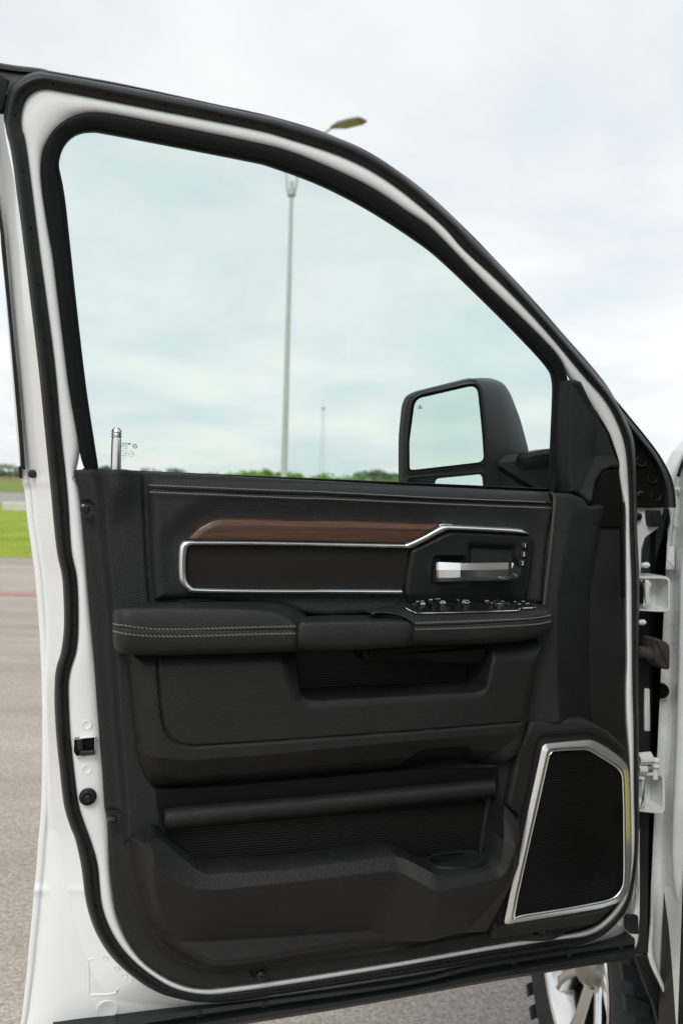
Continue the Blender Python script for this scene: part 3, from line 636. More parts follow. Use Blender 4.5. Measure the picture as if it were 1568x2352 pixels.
# dark outer moulding above the seal
A_ = T('d -120,112 0,143 A 250,111 340,132 700,195 1000,258 1400,346 B 100,133 300,179 500,236 620,277 740,328 880,396 1000,466 1150,566 1290,678 1400,778 1568,942 C 600,160 800,372 960,555 1080,690 1180,815 1245,930')
B_ = T('d -120,190 0,215 A 90,260 250,165 700,240 1000,290 1400,376 B 100,163 300,209 490,262 600,300 720,350 860,418 980,490 1125,588 1262,698 1370,800 1536,960 C 590,215 790,430 950,610 1070,745 1170,870 1235,960')
strip('roof_edge_moulding', A_, B_, [(0, -.055), (.06, -.042), (.18, -.038), (.22, -.043), (.5, -.032), (1, -.030)], SATIN, door, back=-.07)
slab('corner_block', fil(T('A -300,80 -60,105 30,165 60,180 55,230 20,400 0,385 -300,330'), 6), -.030, .03, .003, SATIN, door)
# screws and buffers
def screw(p, w, r, m=SATIN, parent=None, name='screw', dome=.35):
    c = px([p], w)[0]; pr = [(-.004, r), (0, r), (.0015, r * .96), (r * dome, r * .72), (r * dome + .0006, r * .5), (r * dome + .0008, r * .32), (r * dome - .002, r * .28), (r * dome - .002, 0)]
    return turned(name, c, EN, pr, m, parent, k=20)
screw(T('D 254,1755')[0], -.046, .0062, GLOSSY, door, dome=.25)
# bump stop on the latch edge
c = px(T('H 551,925'), .004)[0]
turned('bump_stop', c, EN, [(-.004, .0120), (0, .0120), (.003, .0112), (.005, .0092), (.0052, .0080), (.003, .0072), (.003, .0058), (.008, .0050), (.009, .0034), (.0075, .002), (.0075, 0)], RUBBER, door, k=28)
# latch pocket
slab('latch_pocket', fil(T('H 465,560 585,548 597,560 597,652 590,660 480,670 462,640'), 3), .0055, .02, .0008, BLACKHOLE, door)
o = slab('latch_plate', fil(T('H 482,565 520,560 522,628 500,640 484,625'), 2), .010, .006, .001, RUBBER, door)
mb = MB(); a, b_ = px(T('H 500,645'), .010)[0], px(T('H 592,640'), .010)[0]; mb.tube([a, b_], .0035, 12); mb.build('latch_bar', GLOSSY, door)
strip('latch_rim', T('H 455,560 590,545 600,556 600,656 592,664 478,674'), T('H 468,566 583,553 592,561 592,652 586,657 480,667'), [(0, .004), (.5, .008), (1, .006)], PAINT, door, back=.0, n=3)
for p in ('H 543,475', 'H 545,755'):
    c = px(T(p), .003)[0]; turned('pressed_boss', c, EN, [(-.006, .0078), (-.0022, .0074), (-.0018, .006), (-.0024, .005), (-.0024, 0)], PAINT, door, k=24)
# pressed marks in the lower corner of the shell
fl_ob = [o for o in bpy.data.objects if o.name.startswith('outer_flange')][0]
for tr_ in ('K 465,887 463,800 463,715 472,703 490,701', 'K 466,891 562,888 607,876 618,852'):
    L = onto(fl_ob, cr(T(tr_), 6), -.0010); tube('pressed_rib', [Vector(x) for x in L], .0022, PAINT, door, k=10)
def boss(tr_, r_):
    P = T(tr_); c = onto(fl_ob, P)[0]; q1 = onto(fl_ob, P + [[6, 0]])[0] - c; q2 = onto(fl_ob, P + [[0, -6]])[0] - c; n_v = np.cross(q1, q2); n_v = n_v if n_v @ en > 0 else -n_v
    turned('pressed_boss', c, n_v, [(-.002, r_), (.0006, r_ * .94), (.0009, r_ * .8), (.0003, r_ * .68), (.0003, 0)], PAINT, door, k=24)
for p_ in ('K 552,695', 'K 610,748', 'K 650,790', 'K 676,808'): boss(p_, .0048)
boss('K 562,965', .0165)
# sill seal along the door's foot
A_ = T('d 120,2376 K 400,1065 570,1036 1080,957 L 0,598 400,500 800,432 1290,358 1302,356'); B_ = T('d 120,2440 d 400,2385 571,2353 750,2324 L 0,687 450,605 890,532 1220,478 1300,468')
A_, B_ = resamp(cr(A_, 6), 60), resamp(cr(B_, 6), 60)
strip('sill_seal', A_, B_, [(0, -.018), (.05, -.009), (.25, -.006), (.42, -.012), (.46, -.006), (.6, .002), (.85, .004), (.97, -.004), (1, -.02)], RUBBER, door, n=0, back=-.05)
for p in ('K 1040,990', 'K 1385,940', 'L 290,545', 'L 632,492', 'L 937,446', 'L 1225,402'):
    screw(T(p)[0], -.008, .0055, RUBBER, door, name='seal_clip', dome=.25)
slab('drain_flap', fil(T('L 1262,228 1320,228 1324,332 1275,330 1252,300 1252,245'), 4), -.006, .006, .001, RUBBER, door)

# ---- lock rod
c = px(T('D 908,1735'), .012)[0]
turned('lock_rod', c, EZ, [(-.03, .0072), (.0, .0072), (.044, .0068), (.0465, .0062), (.0475, .0073), (.0492, .0073), (.0502, .0058), (.0512, .0073), (.0530, .0073), (.0540, .0058), (.055, .0073), (.057, .0068), (.060, .0045), (.061, 0)], ALU, truck, k=28)

# ---- glass marking (mirrored, read from outside)
mbk = MB()
def gt(body, zx, zy, size, al='CENTER', bold=0.0):
    p = np.array([[ (350 + zx * 300 / 1568) * .5742, (1700 + zy * 300 / 1568) * .5742 ]]); o = px(p, -.0215)[0]
    mbk.add(lambda n: text_vf(body, size, eu, ez + TILT * en, o, n, mirror=True, align=al, bold=bold))
S1 = 300 / 1568 * .5742 / 1520      # metres per zoomed pixel
gt('MOPAR\u00ae', 905, 398, 62 * S1, 'LEFT', .00005); gt('LAMINATED', 845, 445, 42 * S1, 'LEFT'); gt('VITRO', 840, 493, 30 * S1, 'LEFT'); gt('DOT 540      M700', 835, 540, 32 * S1, 'LEFT')
gt('43R - 00  17', 833, 590, 46 * S1, 'LEFT'); gt('TRANSP.        IN.', 830, 645, 32 * S1, 'LEFT'); gt('25', 705, 697, 30 * S1, 'LEFT'); gt('XI', 915, 522, 30 * S1); gt('E11', 915, 605, 52 * S1)
for zx, zy in ((770, 700), (737, 698), (755, 740)):
    p = np.array([[(350 + zx * 300 / 1568) * .5742, (1700 + zy * 300 / 1568) * .5742]]); o = px(p, -.0215)[0]; mbk.tube([o - en * .0002, o + en * .0002], 6 * S1, 8)
def gpt(zx, zy): return px(np.array([[(350 + zx * 300 / 1568) * .5742, (1700 + zy * 300 / 1568) * .5742]]), -.0213)[0]
o = gpt(917, 605); ring = [o + (math.cos(a) * eu + math.sin(a) * ez) * 54 * S1 for a in np.linspace(0, 2 * math.pi, 33)]
mbk.tube(ring, 2.5 * S1, 5)
o = gpt(990, 443)   # pentagon with a star cut out: five kite shaped tiles
for i in range(5):
    a = math.pi / 2 + i * 2 * math.pi / 5; b2 = a + 2 * math.pi / 5; mi = (a + b2) / 2
    P = lambda r, an: o + (math.cos(an) * eu + math.sin(an) * ez) * r * S1
    v = [P(50, a + .10), P(50, b2 - .10), P(14, mi)]
    n0 = len(mbk.v); mbk.v += [Vector(x) for x in v]; mbk.f.append([n0, n0 + 1, n0 + 2])
o = mbk.build('glass_marking', INK, glass, smooth=False); o['label'] = 'small black mirrored print on the glass beside the lock rod'

# ---- wing mirror, outside
wm = bpy.data.objects.new('wing_mirror', None); COL.objects.link(wm); wm.parent = truck
fr = fil(T('C 132,1480 130,1300 130,1080 145,920 165,868 210,845 480,777 512,774 535,800 546,850 558,1100 564,1480'), 14, n=4)
WM = -.24; MC = loc(T('C 350,1050'), WM)[0]; MSL = .40
WO = lambda p: -TILT * np.maximum(p[:, 1], 0) + (p[:, 0] - MC[0]) * MSL
def mloc(p, w):
    uv = loc(p, w)
    for _ in range(12): uv = .5 * uv + .5 * loc(p, w + WO(uv))
    return uv
FU = mloc(fr, WM)
FB = mloc(fil(T('C 150,1480 148,1300 148,1100 165,940 200,880 300,835 500,778 590,778 655,803 690,860 740,990 785,1160 800,1480'), 14, n=4), WM - .13)
n_ = 160; Fr = resamp(FU, n_, True); k0 = 0
Bk = resamp(FB, n_, True)
op1 = fil(T('C 183,925 192,893 225,868 470,812 505,812 525,835 540,960 550,1080 552,1195 535,1215 190,1252 166,1252 165,1100'), 12, n=4)
op2 = fil(T('C 165,1290 290,1278 545,1262 552,1300 556,1440 160,1440'), 6, n=4)
rings = [(Bk * .94 + Bk.mean(0) * .06, WM - .155), (Bk, WM - .13), (Fr * .45 + Bk * .55, WM - .065), (Fr, WM - .012), (inset(Fr[::-1] if area2(Fr) < 0 else Fr, .004)[::-1] if area2(Fr) < 0 else inset(Fr, .004), WM)]
V = np.vstack([wor(p, w + WO(p)) for p, w in rings]); f = quads(len(rings), n_, closed_c=True); f.append(list(range(n_))[::-1]); f.append([(len(rings) - 1) * n_ + i for i in range(n_)])
hs = fixn(link('mirror_housing', V, f, HOUSING, wm, ang=40))
def mslab(name, pp, w, th, bev, m, par):
    uv = mloc(pp, w); 
    if area2(uv) < 0: uv = uv[::-1]
    rg = [(uv, w - th), (uv, w - bev), (inset(uv, bev), w)]
    V = np.vstack([wor(p, z + WO(p)) for p, z in rg]); k = len(uv); f = quads(3, k, closed_c=True); f.append([2 * k + i for i in range(k)]); f.append(list(range(k))[::-1])
    return fixn(link(name, V, f, m, par))
def mring(name, pp, w, wid, m, par):
    uv = mloc(pp, w); 
    if area2(uv) < 0: uv = uv[::-1]
    rg = [(inset(uv, -wid), w - .004), (inset(uv, -wid * .6), w + .004), (inset(uv, -wid * .2), w + .005), (uv, w + .003), (inset(uv, .002), w - .01)]
    V = np.vstack([wor(p, z + WO(p)) for p, z in rg]); f = quads(5, len(uv), closed_c=True, closed_r=True); return fixn(link(name, V, f, m, par, ang=60))
mring('mirror_rim', op1, WM, .008, HOUSING, wm)
mslab('mirror_recess', op1, WM + .0015, .002, .0005, BLACKHOLE, wm)
gi = fil(T('C 197,925 205,900 225,882 470,825 500,822 520,842 532,960 542,1080 548,1190 530,1208 200,1246 176,1246 172,1235 172,1100'), 12, n=4)
def mirror_pane(name, pp, w, tilt, yaw):
    uv = mloc(pp, w); 
    if area2(uv) < 0: uv = uv[::-1]
    c = uv.mean(0); V = wor(uv, w + .0025 + WO(uv) + (uv[:, 1] - c[1]) * tilt + (uv[:, 0] - c[0]) * yaw); k = len(uv)
    V = np.vstack([V, V - .003 * en]); return fixn(link(name, V, [list(range(k)), list(range(k, 2 * k))[::-1]] + [(i, (i + 1) % k, k + (i + 1) % k, k + i) for i in range(k)], MIRROR, wm, smooth=False))
mg = mirror_pane('mirror_glass', gi, WM + .004, -.02, 0.0)
mirror_pane('spot_mirror', fil(T('C 315,1292 535,1270 545,1285 549,1440 300,1440 303,1310'), 8, n=4), WM + .004, -.12, 0.0)
mslab('spot_recess', op2, WM + .0015, .002, .0005, SATIN, wm)
mring('spot_rim', op2, WM, .006, HOUSING, wm)
# warning triangle and heater sign on the mirror
GREYP = mat('grey_print', (0.42, 0.45, 0.45), .5)
uvt = T('C 228,912 240,934 218,934'); mslab('blind_spot_sign', uvt, WM + .0095, .0012, .0001, GREYP, mg)
mb = MB()
c = px(T('C 519,1178'), WM + .01)[0] + 0; 
for dx_ in (-.004, 0, .004): mb.tube([c + eu * dx_ - ez * .003, c + eu * (dx_ + .001), c + eu * (dx_ - .001) + ez * .003], .0004, 5)
mb.tube([c + eu * x + ez * z for x, z in ((-.007, .0035), (.007, .0035), (.007, -.002), (-.007, -.002), (-.007, .0035))], .0004, 5)
mb.build('heater_sign', GREYP, mg)
mslab('mirror_arm', fil(T('C 560,1190 640,1178 885,1150 1000,1140 1000,1480 560,1480'), 5), WM - .04, .10, .012, HOUSING, wm)
mslab('arm_cap', fil(T('C 735,1228 732,1195 765,1162 890,1140 1000,1130 1000,1205 760,1245'), 12), WM - .028, .05, .008, SATIN, wm)

# ================================================================== trim panels
ridge = cr(T('d 213,1060 E 106,140 125,230 150,520 175,760 195,1000 H 690,0 700,100 725,500 755,850 775,1200 K 655,100 665,200 685,330 740,520 840,660 990,740 1150,772 1568,720 L 0,408 460,318 d 1125,2125'), 5)
OMP = T('H 785,-30 800,100 835,500 862,700 900,810 945,880 1000,915 I 0,800 500,762 850,735 1250,700 1330,680 1390,610 1424,470 1462,280 1505,60')
OBN_top = T('H 860,1150 960,1160 1000,1172 1030,1205 1200,1345 1250,1380 1310,1397 K 1090,247 1500,222 I 360,1160 798,1108 850,1112 930,1140 1005,1172 1050,1174 1250,1152 1275,1140 1290,1110 1325,930 1345,868')
OBN_rt = T('I 1395,920 1402,960 1365,1100 1330,1210 1280,1330 1230,1447 L 510,285')
OBN_bt = T('L 470,320 0,408 K 1500,725 1150,772 990,740 840,660 740,520 685,330 665,200 655,100')
OBN = np.vstack([np.c_[OBN_top, np.full(len(OBN_top), .080)], np.c_[OBN_rt, np.linspace(.088, .06, len(OBN_rt))], np.c_[OBN_bt, np.full(len(OBN_bt), .030)]]); OBN[0, 2] = .045; OBN[1:4, 2] = .074
SPK = T('J 300,560 330,500 400,345 440,330 800,320 900,360 1000,420 1140,560 1160,640 1172,1000 1176,1400 1158,1600 1095,1700 900,1880 500,1935 200,1985 100,1995 145,1700 200,1400 250,1150 300,1100 303,1060 215,985 270,720')
SINK = [loc(fil(q, 6), w_) for q, w_ in ((OMP, .03), (OBN[:, :2], .05), (SPK, .035))]
# --- base panel
OUT0 = np.vstack([T('d 168.5,1079.6 212,1077 E 135,113 270,110 385,124 800,145 1568,185 F 500,68 1350,105 1420,110 G 425,395 550,430 600,470 d 1330,1160 1426,1153'), WSAIL[9:], WBOT[:-1]])
bossc = loc(T('D 905,1740'), .02)[0]
rib = cr(T('G 410,460 380,760 345,1100 320,1500 235,1800 190,2100 150,2302 J 420,0 358,330 300,560 270,700 215,980'), 5)
mid0 = loc(T('d 1437,1500'), .02)[0]
ribL = loc(rib, .045); creaseV = loc(T('G 600,540 540,700 470,1100 430,1350 425,1600 425,1900 d 1283,1560 1290,1700 1290,2100'), .05); crease = loc(cr(T('G 600,540 540,700 470,1100 430,1350 425,1600 d 1292,1480 1300,1560 J 930,80 1000,250 1060,310 1150,330'), 5), .05)
rL = loc(ridge, .03); ridge_poly = np.vstack([rL, loc(T('d 1460,2125 1460,1040 213,1040'), .03)])
creasepoly = np.vstack([crease, loc(T('d 1500,1640 1500,1150 1326,1150'), .03)])
scr = [loc(T(p), .03)[0] for p in ('E 55,335', 'H 705,1075', 'K 1365,790', 'Q 500,415')]
col_l = loc(cr(T('E 392,120 398,300 412,600 432,870 d 350,1400'), 4), .035)
def f_base(U, V, D):
    s = sd(ridge_poly, U, V)
    w = .014 + .020 * ss(s, -.002, .010) + .0025 * np.exp(-(s / .004) ** 2)
    w += .020 * np.exp(-(((U - bossc[0]) / .026) ** 2)) * ss(V, -.075, -.01) * ss(s, 0, .02)
    w += .010 * ss(U, bossc[0] + .035, bossc[0] + .05) * 0
    k_ = np.argsort(creaseV[:, 1]); uc = np.interp(V, creaseV[k_, 1], creaseV[k_, 0]); c = U - uc; c = np.where(c > -.006, np.clip(c + .006, 0, 1) ** 2 / (np.clip(c + .006, 0, 1) + .006), 0)
    w += .014 * ss(U, .30, .36) - c * .50
    for q in scr: w -= .0045 * (1 - ss(np.maximum(np.abs(U - q[0]) - .006, 0) + np.maximum(np.abs(V - q[1]) - .004, 0), .006, .0085))
    w -= .0045 * np.exp(-(segd(col_l, U, V, False) / .003) ** 2)
    w = np.maximum(w, .006)
    for q in SINK: w -= (w - .010) * ss(sd(q, U, V), .004, .014)
    e = np.clip(D / .007, 0, 1); w -= .008 * (1 - np.sqrt(1 - (1 - e) ** 2))
    return w
wO = np.full(len(OUT0), .004); wO[len(OUT0) - len(WBOT) + 1:] = .011; wO[:12] = .010
base = hf('door_panel', fil(np.c_[OUT0, wO], 5, 3), .003, f_base, LEATHER, truck, res=.0015, skirt=.02)
base.data.materials.append(GRAIN)   # hinge side in smoother plastic, its darker colour also standing in for cab shade
kk_ = np.argsort(creaseV[:, 1]); co = np.array([v.co for v in base.data.vertices]) + tk - qq; cu_, cv_2 = co @ eu, co @ ez
fm = (cu_ > np.interp(cv_2, creaseV[kk_, 1], creaseV[kk_, 0]))
for p_ in base.data.polygons:
    if fm[p_.vertices[0]]: p_.material_index = 1
for p in ('E 55,335', 'H 705,1075', 'K 1365,790', 'Q 500,415'): screw(T(p)[0], .030, .0068, GLOSSY, base)
# lock rod ferrule
c = px(T('D 908,1737'), .014)[0]; turned('rod_ferrule', c, EZ, [(-.012, .020), (-.003, .0195), (-.0005, .018), (.0, .0165), (.001, .013), (.001, 0)], SATIN, base, k=32)

# --- upper panel (stitched leather)
OUP = T('E 405,122 800,143 1568,184 F 500,66 1350,104 1412,112 1418,220 1385,500 1360,812 1300,830 0,900 E 1290,945 1180,905 700,862 445,862 428,640 412,300')
seam = loc(cr(T('E 398,222 800,240 1300,258 F 0,130 700,163 1430,190'), 4), .045)
woodpoly_px = T('E 632,512 700,440 770,400 830,387 1300,397 F 0,283 700,303 722,310 735,303 800,313 1210,335 1285,368 1310,400 1306,450 1255,812 515,812 488,745 0,748 E 680,815 625,785 592,720 592,560 625,516')
wpoly = loc(woodpoly_px, .045); UPc = loc(T('F 1420,300'), .04)[0]
def f_up(U, V, D):
    w = .052 + 0 * U
    s = -sd(wpoly, U, V); w -= .010 * (1 - ss(s, .002, .040))
    e = np.clip(D / .016, 0, 1); w -= .024 * (1 - np.sqrt(np.maximum(0, 1 - (1 - e) ** 2)))
    dd = segd(seam, U, V, False); w -= .0035 * np.exp(-(dd / .0018) ** 2); w += .0012 * np.exp(-((dd - .006) / .003) ** 2)
    w -= .018 * ss(V, -.020, 0.01)
    return w
up_ = hf('upper_panel', fil(OUP, 7, 4), .036, f_up, LEATHER, truck, res=.0016, skirt=.03)
def stitches(name, pts, w, pitch, ln, m, par, slant=.18, r=.00048, lift=0.0, wf=None):
    P = cr(pts, 10); L = onto(par, P, .0006); L = resamp(L, max(3, int(np.sum(np.linalg.norm(np.diff(L, axis=0), axis=1)) / pitch))); mb = MB()
    for a, b_ in zip(L[:-1], L[1:]):
        d = b_ - a; dn = d / np.linalg.norm(d); s_ = np.cross(dn, en)
        m0 = (a + b_) / 2 + en * lift
        mb.tube([m0 - dn * ln * .5 - s_ * slant * ln * .5 - en * r * .6, m0 - s_ * slant * ln * .3, m0 + s_ * slant * ln * .3, m0 + dn * ln * .5 + s_ * slant * ln * .5 - en * r * .6], r, 5)
    o = mb.build(name, m, par); o['kind'] = 'stuff'; return o
def up_h(P, off=.0004):
    uv = loc(P, .05); D = np.full(len(uv), .05); return f_up(uv[:, 0], uv[:, 1], D) + off
stitches('stitching', T('E 404,200 800,217 1300,236 F 0,107 700,142 1414,170'), 0, .0052, .0040, THREAD, up_, r=.0005)
stitches('stitching', T('E 404,240 800,256 1300,276 F 0,149 700,180 1414,208'), 0, .0052, .0040, THREAD, up_, r=.0005)
# piped rib at the panel's front end, its highlight painted as lighter grey
A_ = T('G 305,383 362,460 358,600 330,900 300,1180 272,1430'); B_ = T('G 358,388 402,470 392,620 367,900 335,1180 308,1432')
A_ = T('G 330,386 365,440 360,600 332,900 300,1180 272,1430'); B_ = T('G 352,386 404,450 394,620 367,900 336,1180 308,1432')
GREYR = mat('highlight_grey_rib', (0.075, 0.073, 0.070), 0.6, spec=.4, bump=(450, .0006, 2))
strip('panel_rib', A_, B_, [(0, .036), (.12, .050), (.5, .0525), (.88, .050), (1, .040)], GREYR, up_, back=.02)
strip('panel_rib', T('I 1492,110 1478,200 1448,360 1428,455'), T('I 1506,105 1494,200 1464,360 1444,455'), [(0, .05), (.3, .062), (.7, .062), (1, .05)], GREYR, base, back=.02)
# wood
wd = fil(T('E 633,511 700,441 770,402 830,388 1300,398 F 0,283 700,304 722,309 714,320 520,425 480,427 0,418 E 1300,520'), [3, 8, 14, 10, 5, 5, 8, 3, 3, 8, 8, 5, 5], 4)
wtop = loc(T('E 632,510 700,440 770,402 830,388 1300,398 F 0,283 700,304 730,309'), .055)
def f_wd(U, V, D):
    dt_ = segd(wtop, U, V, False); w = .0585 - .36 * np.clip(.0095 - dt_, 0, .01)
    e = np.clip(D / .003, 0, 1); return w - .006 * (1 - np.sqrt(np.maximum(0, 1 - (1 - e) ** 2)))
hf('wood_trim', wd, .053, f_wd, WOOD, up_, res=.0012, skirt=.012, ang=40)
# chrome
A_ = T('F 483,749 0,745 E 1330,820 1000,819 690,814 635,795 602,760 592,720 590,640 594,560 606,530 630,517 700,515 1000,517 1330,523 F 0,420 480,428 502,424 600,382 716,320 760,313 800,314 1000,324 1205,336 1250,350 1280,370')
B_ = T('F 483,719 0,717 E 1330,796 1000,794 710,788 670,780 645,755 634,715 632,640 638,575 648,552 672,543 740,542 1000,543 1330,548 F 0,449 480,460 530,461 610,425 730,362 770,346 800,345 1000,352 1190,364 1240,368 1282,372')
strip('chrome_trim', A_, B_, [(0, .044), (.04, .0525), (.10, .0540), (.34, .0565), (.50, .0572), (.66, .0565), (.90, .0540), (.96, .0525), (1, .042)], CHROME, up_, n=6, back=.03, ang=30)
slab('chrome_tip', fil(T('F 718,311 735,305 800,309 800,316 760,315 716,322'), 2), .054, .02, .001, POLISH, up_)
# suede insert
slab('suede_insert', fil(T('E 640,560 655,543 1300,548 F 0,450 528,462 508,640 488,722 0,718 E 1300,797 700,789 650,770 634,715'), 6), .0465, .01, .002, SUEDE, up_)
# --- handle bezel
BZ = T('F 530,466 610,430 735,366 790,348 1160,366 1280,375 1306,395 1310,430 1290,600 1256,820 560,830 520,815 490,750 497,660')
rec1 = loc(fil(T('F 885,425 1195,438 1215,560 1190,640 870,640 890,545'), 8), .045)
rec2 = loc(fil(T('F 672,515 690,508 870,508 885,560 880,680 860,690 690,690 660,670'), 10), .045)
def f_bz(U, V, D):
    w = .052 + 0 * U
    w -= .022 * ss(sd(rec1, U, V), -.004, .022)
    w -= .014 * ss(sd(rec2, U, V), -.003, .008)
    vb = loc(T('F 700,745'), .05)[0][1]; w -= .25 * np.clip(vb - V, 0, .05)
    e = np.clip(D / .006, 0, 1); w -= .012 * (1 - np.sqrt(np.maximum(0, 1 - (1 - e) ** 2)))
    return w
bz = hf('handle_bezel', fil(BZ, 6, 4), .046, f_bz, SATIN, truck, res=.0016, skirt=.02)
slab('dark_cavity_plate', fil(T('F 915,462 1108,468 1112,540 1105,552 910,548'), 4), .033, .004, .001, GLOSSY, bz)  # glossy black plate standing in for the dark cavity behind the lever
mb = MB(); c = px(T('F 775,610'), .036)[0]; mb.box(c, eu * .016, ez * .036, en * .006); mb.build('handle_pivot', BLACKHOLE, bz)
# lever
def hst(x, yt, yb, w, wt): return [(x, yt + 4, w - .012), (x, yt, w - .003), (x, yt + 1.2, w), (x, yt + (yb - yt) * .4, w + wt * 1.1), (x, yt + (yb - yt) * .78, w + wt), (x, yb - 1.0, w + wt - .004), (x, yb, w + wt - .008), (x, yb - 1, w - .014)]
X = lambda v: 746.4 + .3662 * v; Y_ = lambda v: 1091 + .3662 * v
sts = [hst(X(694), Y_(570), Y_(660), .060, .003), hst(X(698), Y_(548), Y_(671), .066, .004), hst(X(712), Y_(543), Y_(673), .068, .005), hst(X(780), Y_(546), Y_(672), .072, .005), hst(X(848), Y_(549), Y_(668), .0755, .004),
       hst(X(864), Y_(550), Y_(667), .0760, .003), hst(X(960), Y_(549), Y_(667), .0772, .0025), hst(X(1080), Y_(547), Y_(665), .0790, .002), hst(X(1150), Y_(546), Y_(662), .0797, .002), hst(X(1170), Y_(547), Y_(650), .079, .001), hst(X(1181), Y_(550), Y_(580), .080, .0)]
HND = mat('handle_chrome', (0.80, 0.81, 0.82), 0.17, metal=1.0)
lv = loft('door_handle', sts, HND, bz, nu=1, nv=1, ang=12)
# memory buttons
for ch, q in (('1', 'F 1250,443'), ('S', 'F 1243,498'), ('2', 'F 1234,553')):
    c = px(T(q), .0535)[0]; x, y = EU, EZ; V = []; F_ = []
    pr = [(-.006, .0064), (0.0, .0064), (.0012, .0060), (.0018, .0050), (.0019, 0.0001)]
    for z_, r_ in pr:
        for j in range(24): a = 2 * math.pi * j / 24; V.append(Vector(c) + EN * z_ + (x * math.cos(a) + y * math.sin(a)) * r_)
    F_ = quads(len(pr), 24, closed_c=True); F_.append([4 * 24 + j for j in range(24)]); nf = len(F_)
    tv, tf = text_vf(ch, .0082, EU, EZ, Vector(c) + EN * .0021, len(V), bold=.00015)
    o = link('memory_button', V + tv, F_ + tf, [GLOSSY, LEGEND], bz)
    for p in o.data.polygons[nf:]: p.material_index = 1
    fixn(o); o['label'] = {'1': 'round black button marked 1', 'S': 'round black button marked S', '2': 'round black button marked 2'}[ch]

# ---- map pocket bulge below the armrest
poc = loc(fil(T('I 340,80 345,200 355,300 372,338 400,352 440,355 900,330 1195,315 1235,300 1245,270 1282,80'), 8), .062)
cham = loc(fil(T('I 245,40 250,140 290,300 335,385 380,408 460,408 900,375 1220,357 1262,330 1275,290 1330,40'), 14), .074)
grv = loc(fil(T('H 986,-40 992,150 1008,350 1028,480 1070,555 1130,592 1200,602 I 0,575 400,548 900,512 1424,468'), 10, closed=False), .074)
lowl = loc(T('H 855,660 1200,690 I 0,635 100,632 850,560 1240,530 1420,520'), .074)
lowp = np.vstack([lowl, loc(T('d 1250,1950 250,1950'), .074)])
scoop = loc(fil(T('I 830,745 880,700 940,625 1010,606 1190,598 1225,640 1245,700 1250,745'), 12), .074)
def f_mp(U, V, D):
    w = .078 + 0 * U
    lv_ = sd(lowp, U, V); w -= .62 * np.clip(lv_, 0, .03) + .95 * np.clip(lv_ - .03, 0, .1)
    c = sd(cham, U, V); w -= .012 * ss(c, 0, .028)
    p = sd(poc, U, V); w -= .062 * ss(p, -.001, .007)
    w -= .014 * ss(sd(scoop, U, V), -.002, .010)
    w -= .0034 * np.exp(-(segd(grv, U, V, False) / .0019) ** 2)
    e = np.clip(D / .030, 0, 1); left = ss(segd(loc(T('H 785,-30 835,500 900,810 1000,915 I 300,790 900,735'), .03), U, V, False), .0, .030)
    w -= .046 * (1 - np.sqrt(np.maximum(0, 1 - (1 - e) ** 2))) * 1.0
    return np.maximum(w, .0)
mp_ = hf('map_pocket', fil(OMP, 8, 4), .034, f_mp, GRAIN, truck, res=.0012, skirt=.02)
slab('pocket_liner', fil(T('I 330,100 340,200 350,325 700,340 1150,318 1185,100'), 3), .0225, .003, .0005, RIB, mp_)
mb = MB(); mb.add(lambda n: ([Vector(v) for v in px(T('I 620,298 655,296 700,345 660,345'), .040)] + [Vector(v) for v in px(T('I 620,298 655,296 700,345 660,345'), .030)], [[n, n + 1, n + 2, n + 3], [n + 4, n + 7, n + 6, n + 5], [n, n + 4, n + 5, n + 1], [n + 1, n + 5, n + 6, n + 2], [n + 2, n + 6, n + 7, n + 3], [n + 3, n + 7, n + 4, n]]))
mb.build('divider', DARK, mp_)

# ---- lower storage bin
cre = loc(fil(T('H 780,1180 K 690,95 760,175 830,240 905,298 1000,340 1120,350 1568,303 I 830,1190 1000,1256 1040,1252 1330,1205 1380,1060'), 26, closed=False), .10)
crep = np.vstack([cre, loc(T('d 1250,2350 150,2350 150,1900'), .10)])
edgeL = loc(cr(T('K 600,0 655,100 665,200 685,330 740,520 840,660 990,740 1150,772 1568,720 L 0,408 470,320'), 4), .04)
edgeR = loc(T('L 470,320 510,285 I 1230,1447 1330,1210 1400,960 1395,920 1345,868'), .05)
xa = loc(T('I 840,1250'), .1)[0][0]; xb = loc(T('I 1000,1300'), .1)[0][0]
def f_bn(U, V, D):
    c = sd(crep, U, V)
    w = .098 - .42 * np.clip(c, 0, .3) - .62 * np.clip(-c, 0, .05) + .0035 * np.exp(-(c / .004) ** 2) * 0
    w += .026 * ss(U, xa - .006, xb + .002) - .10 * np.clip(U - xb, 0, .1)
    eL = ss(segd(edgeL, U, V, False), 0, .034); w = .030 + (w - .030) * eL
    eR = np.clip(segd(edgeR, U, V, False) / .02, 0, 1); we = np.minimum(.088, w) - .012; w = we + (w - we) * np.sqrt(1 - (1 - eR) ** 2)
    return w
bn = hf('storage_bin', fil(OBN, 6, 3), .07, f_bn, GRAIN, truck, res=.0018, skirt=.05)
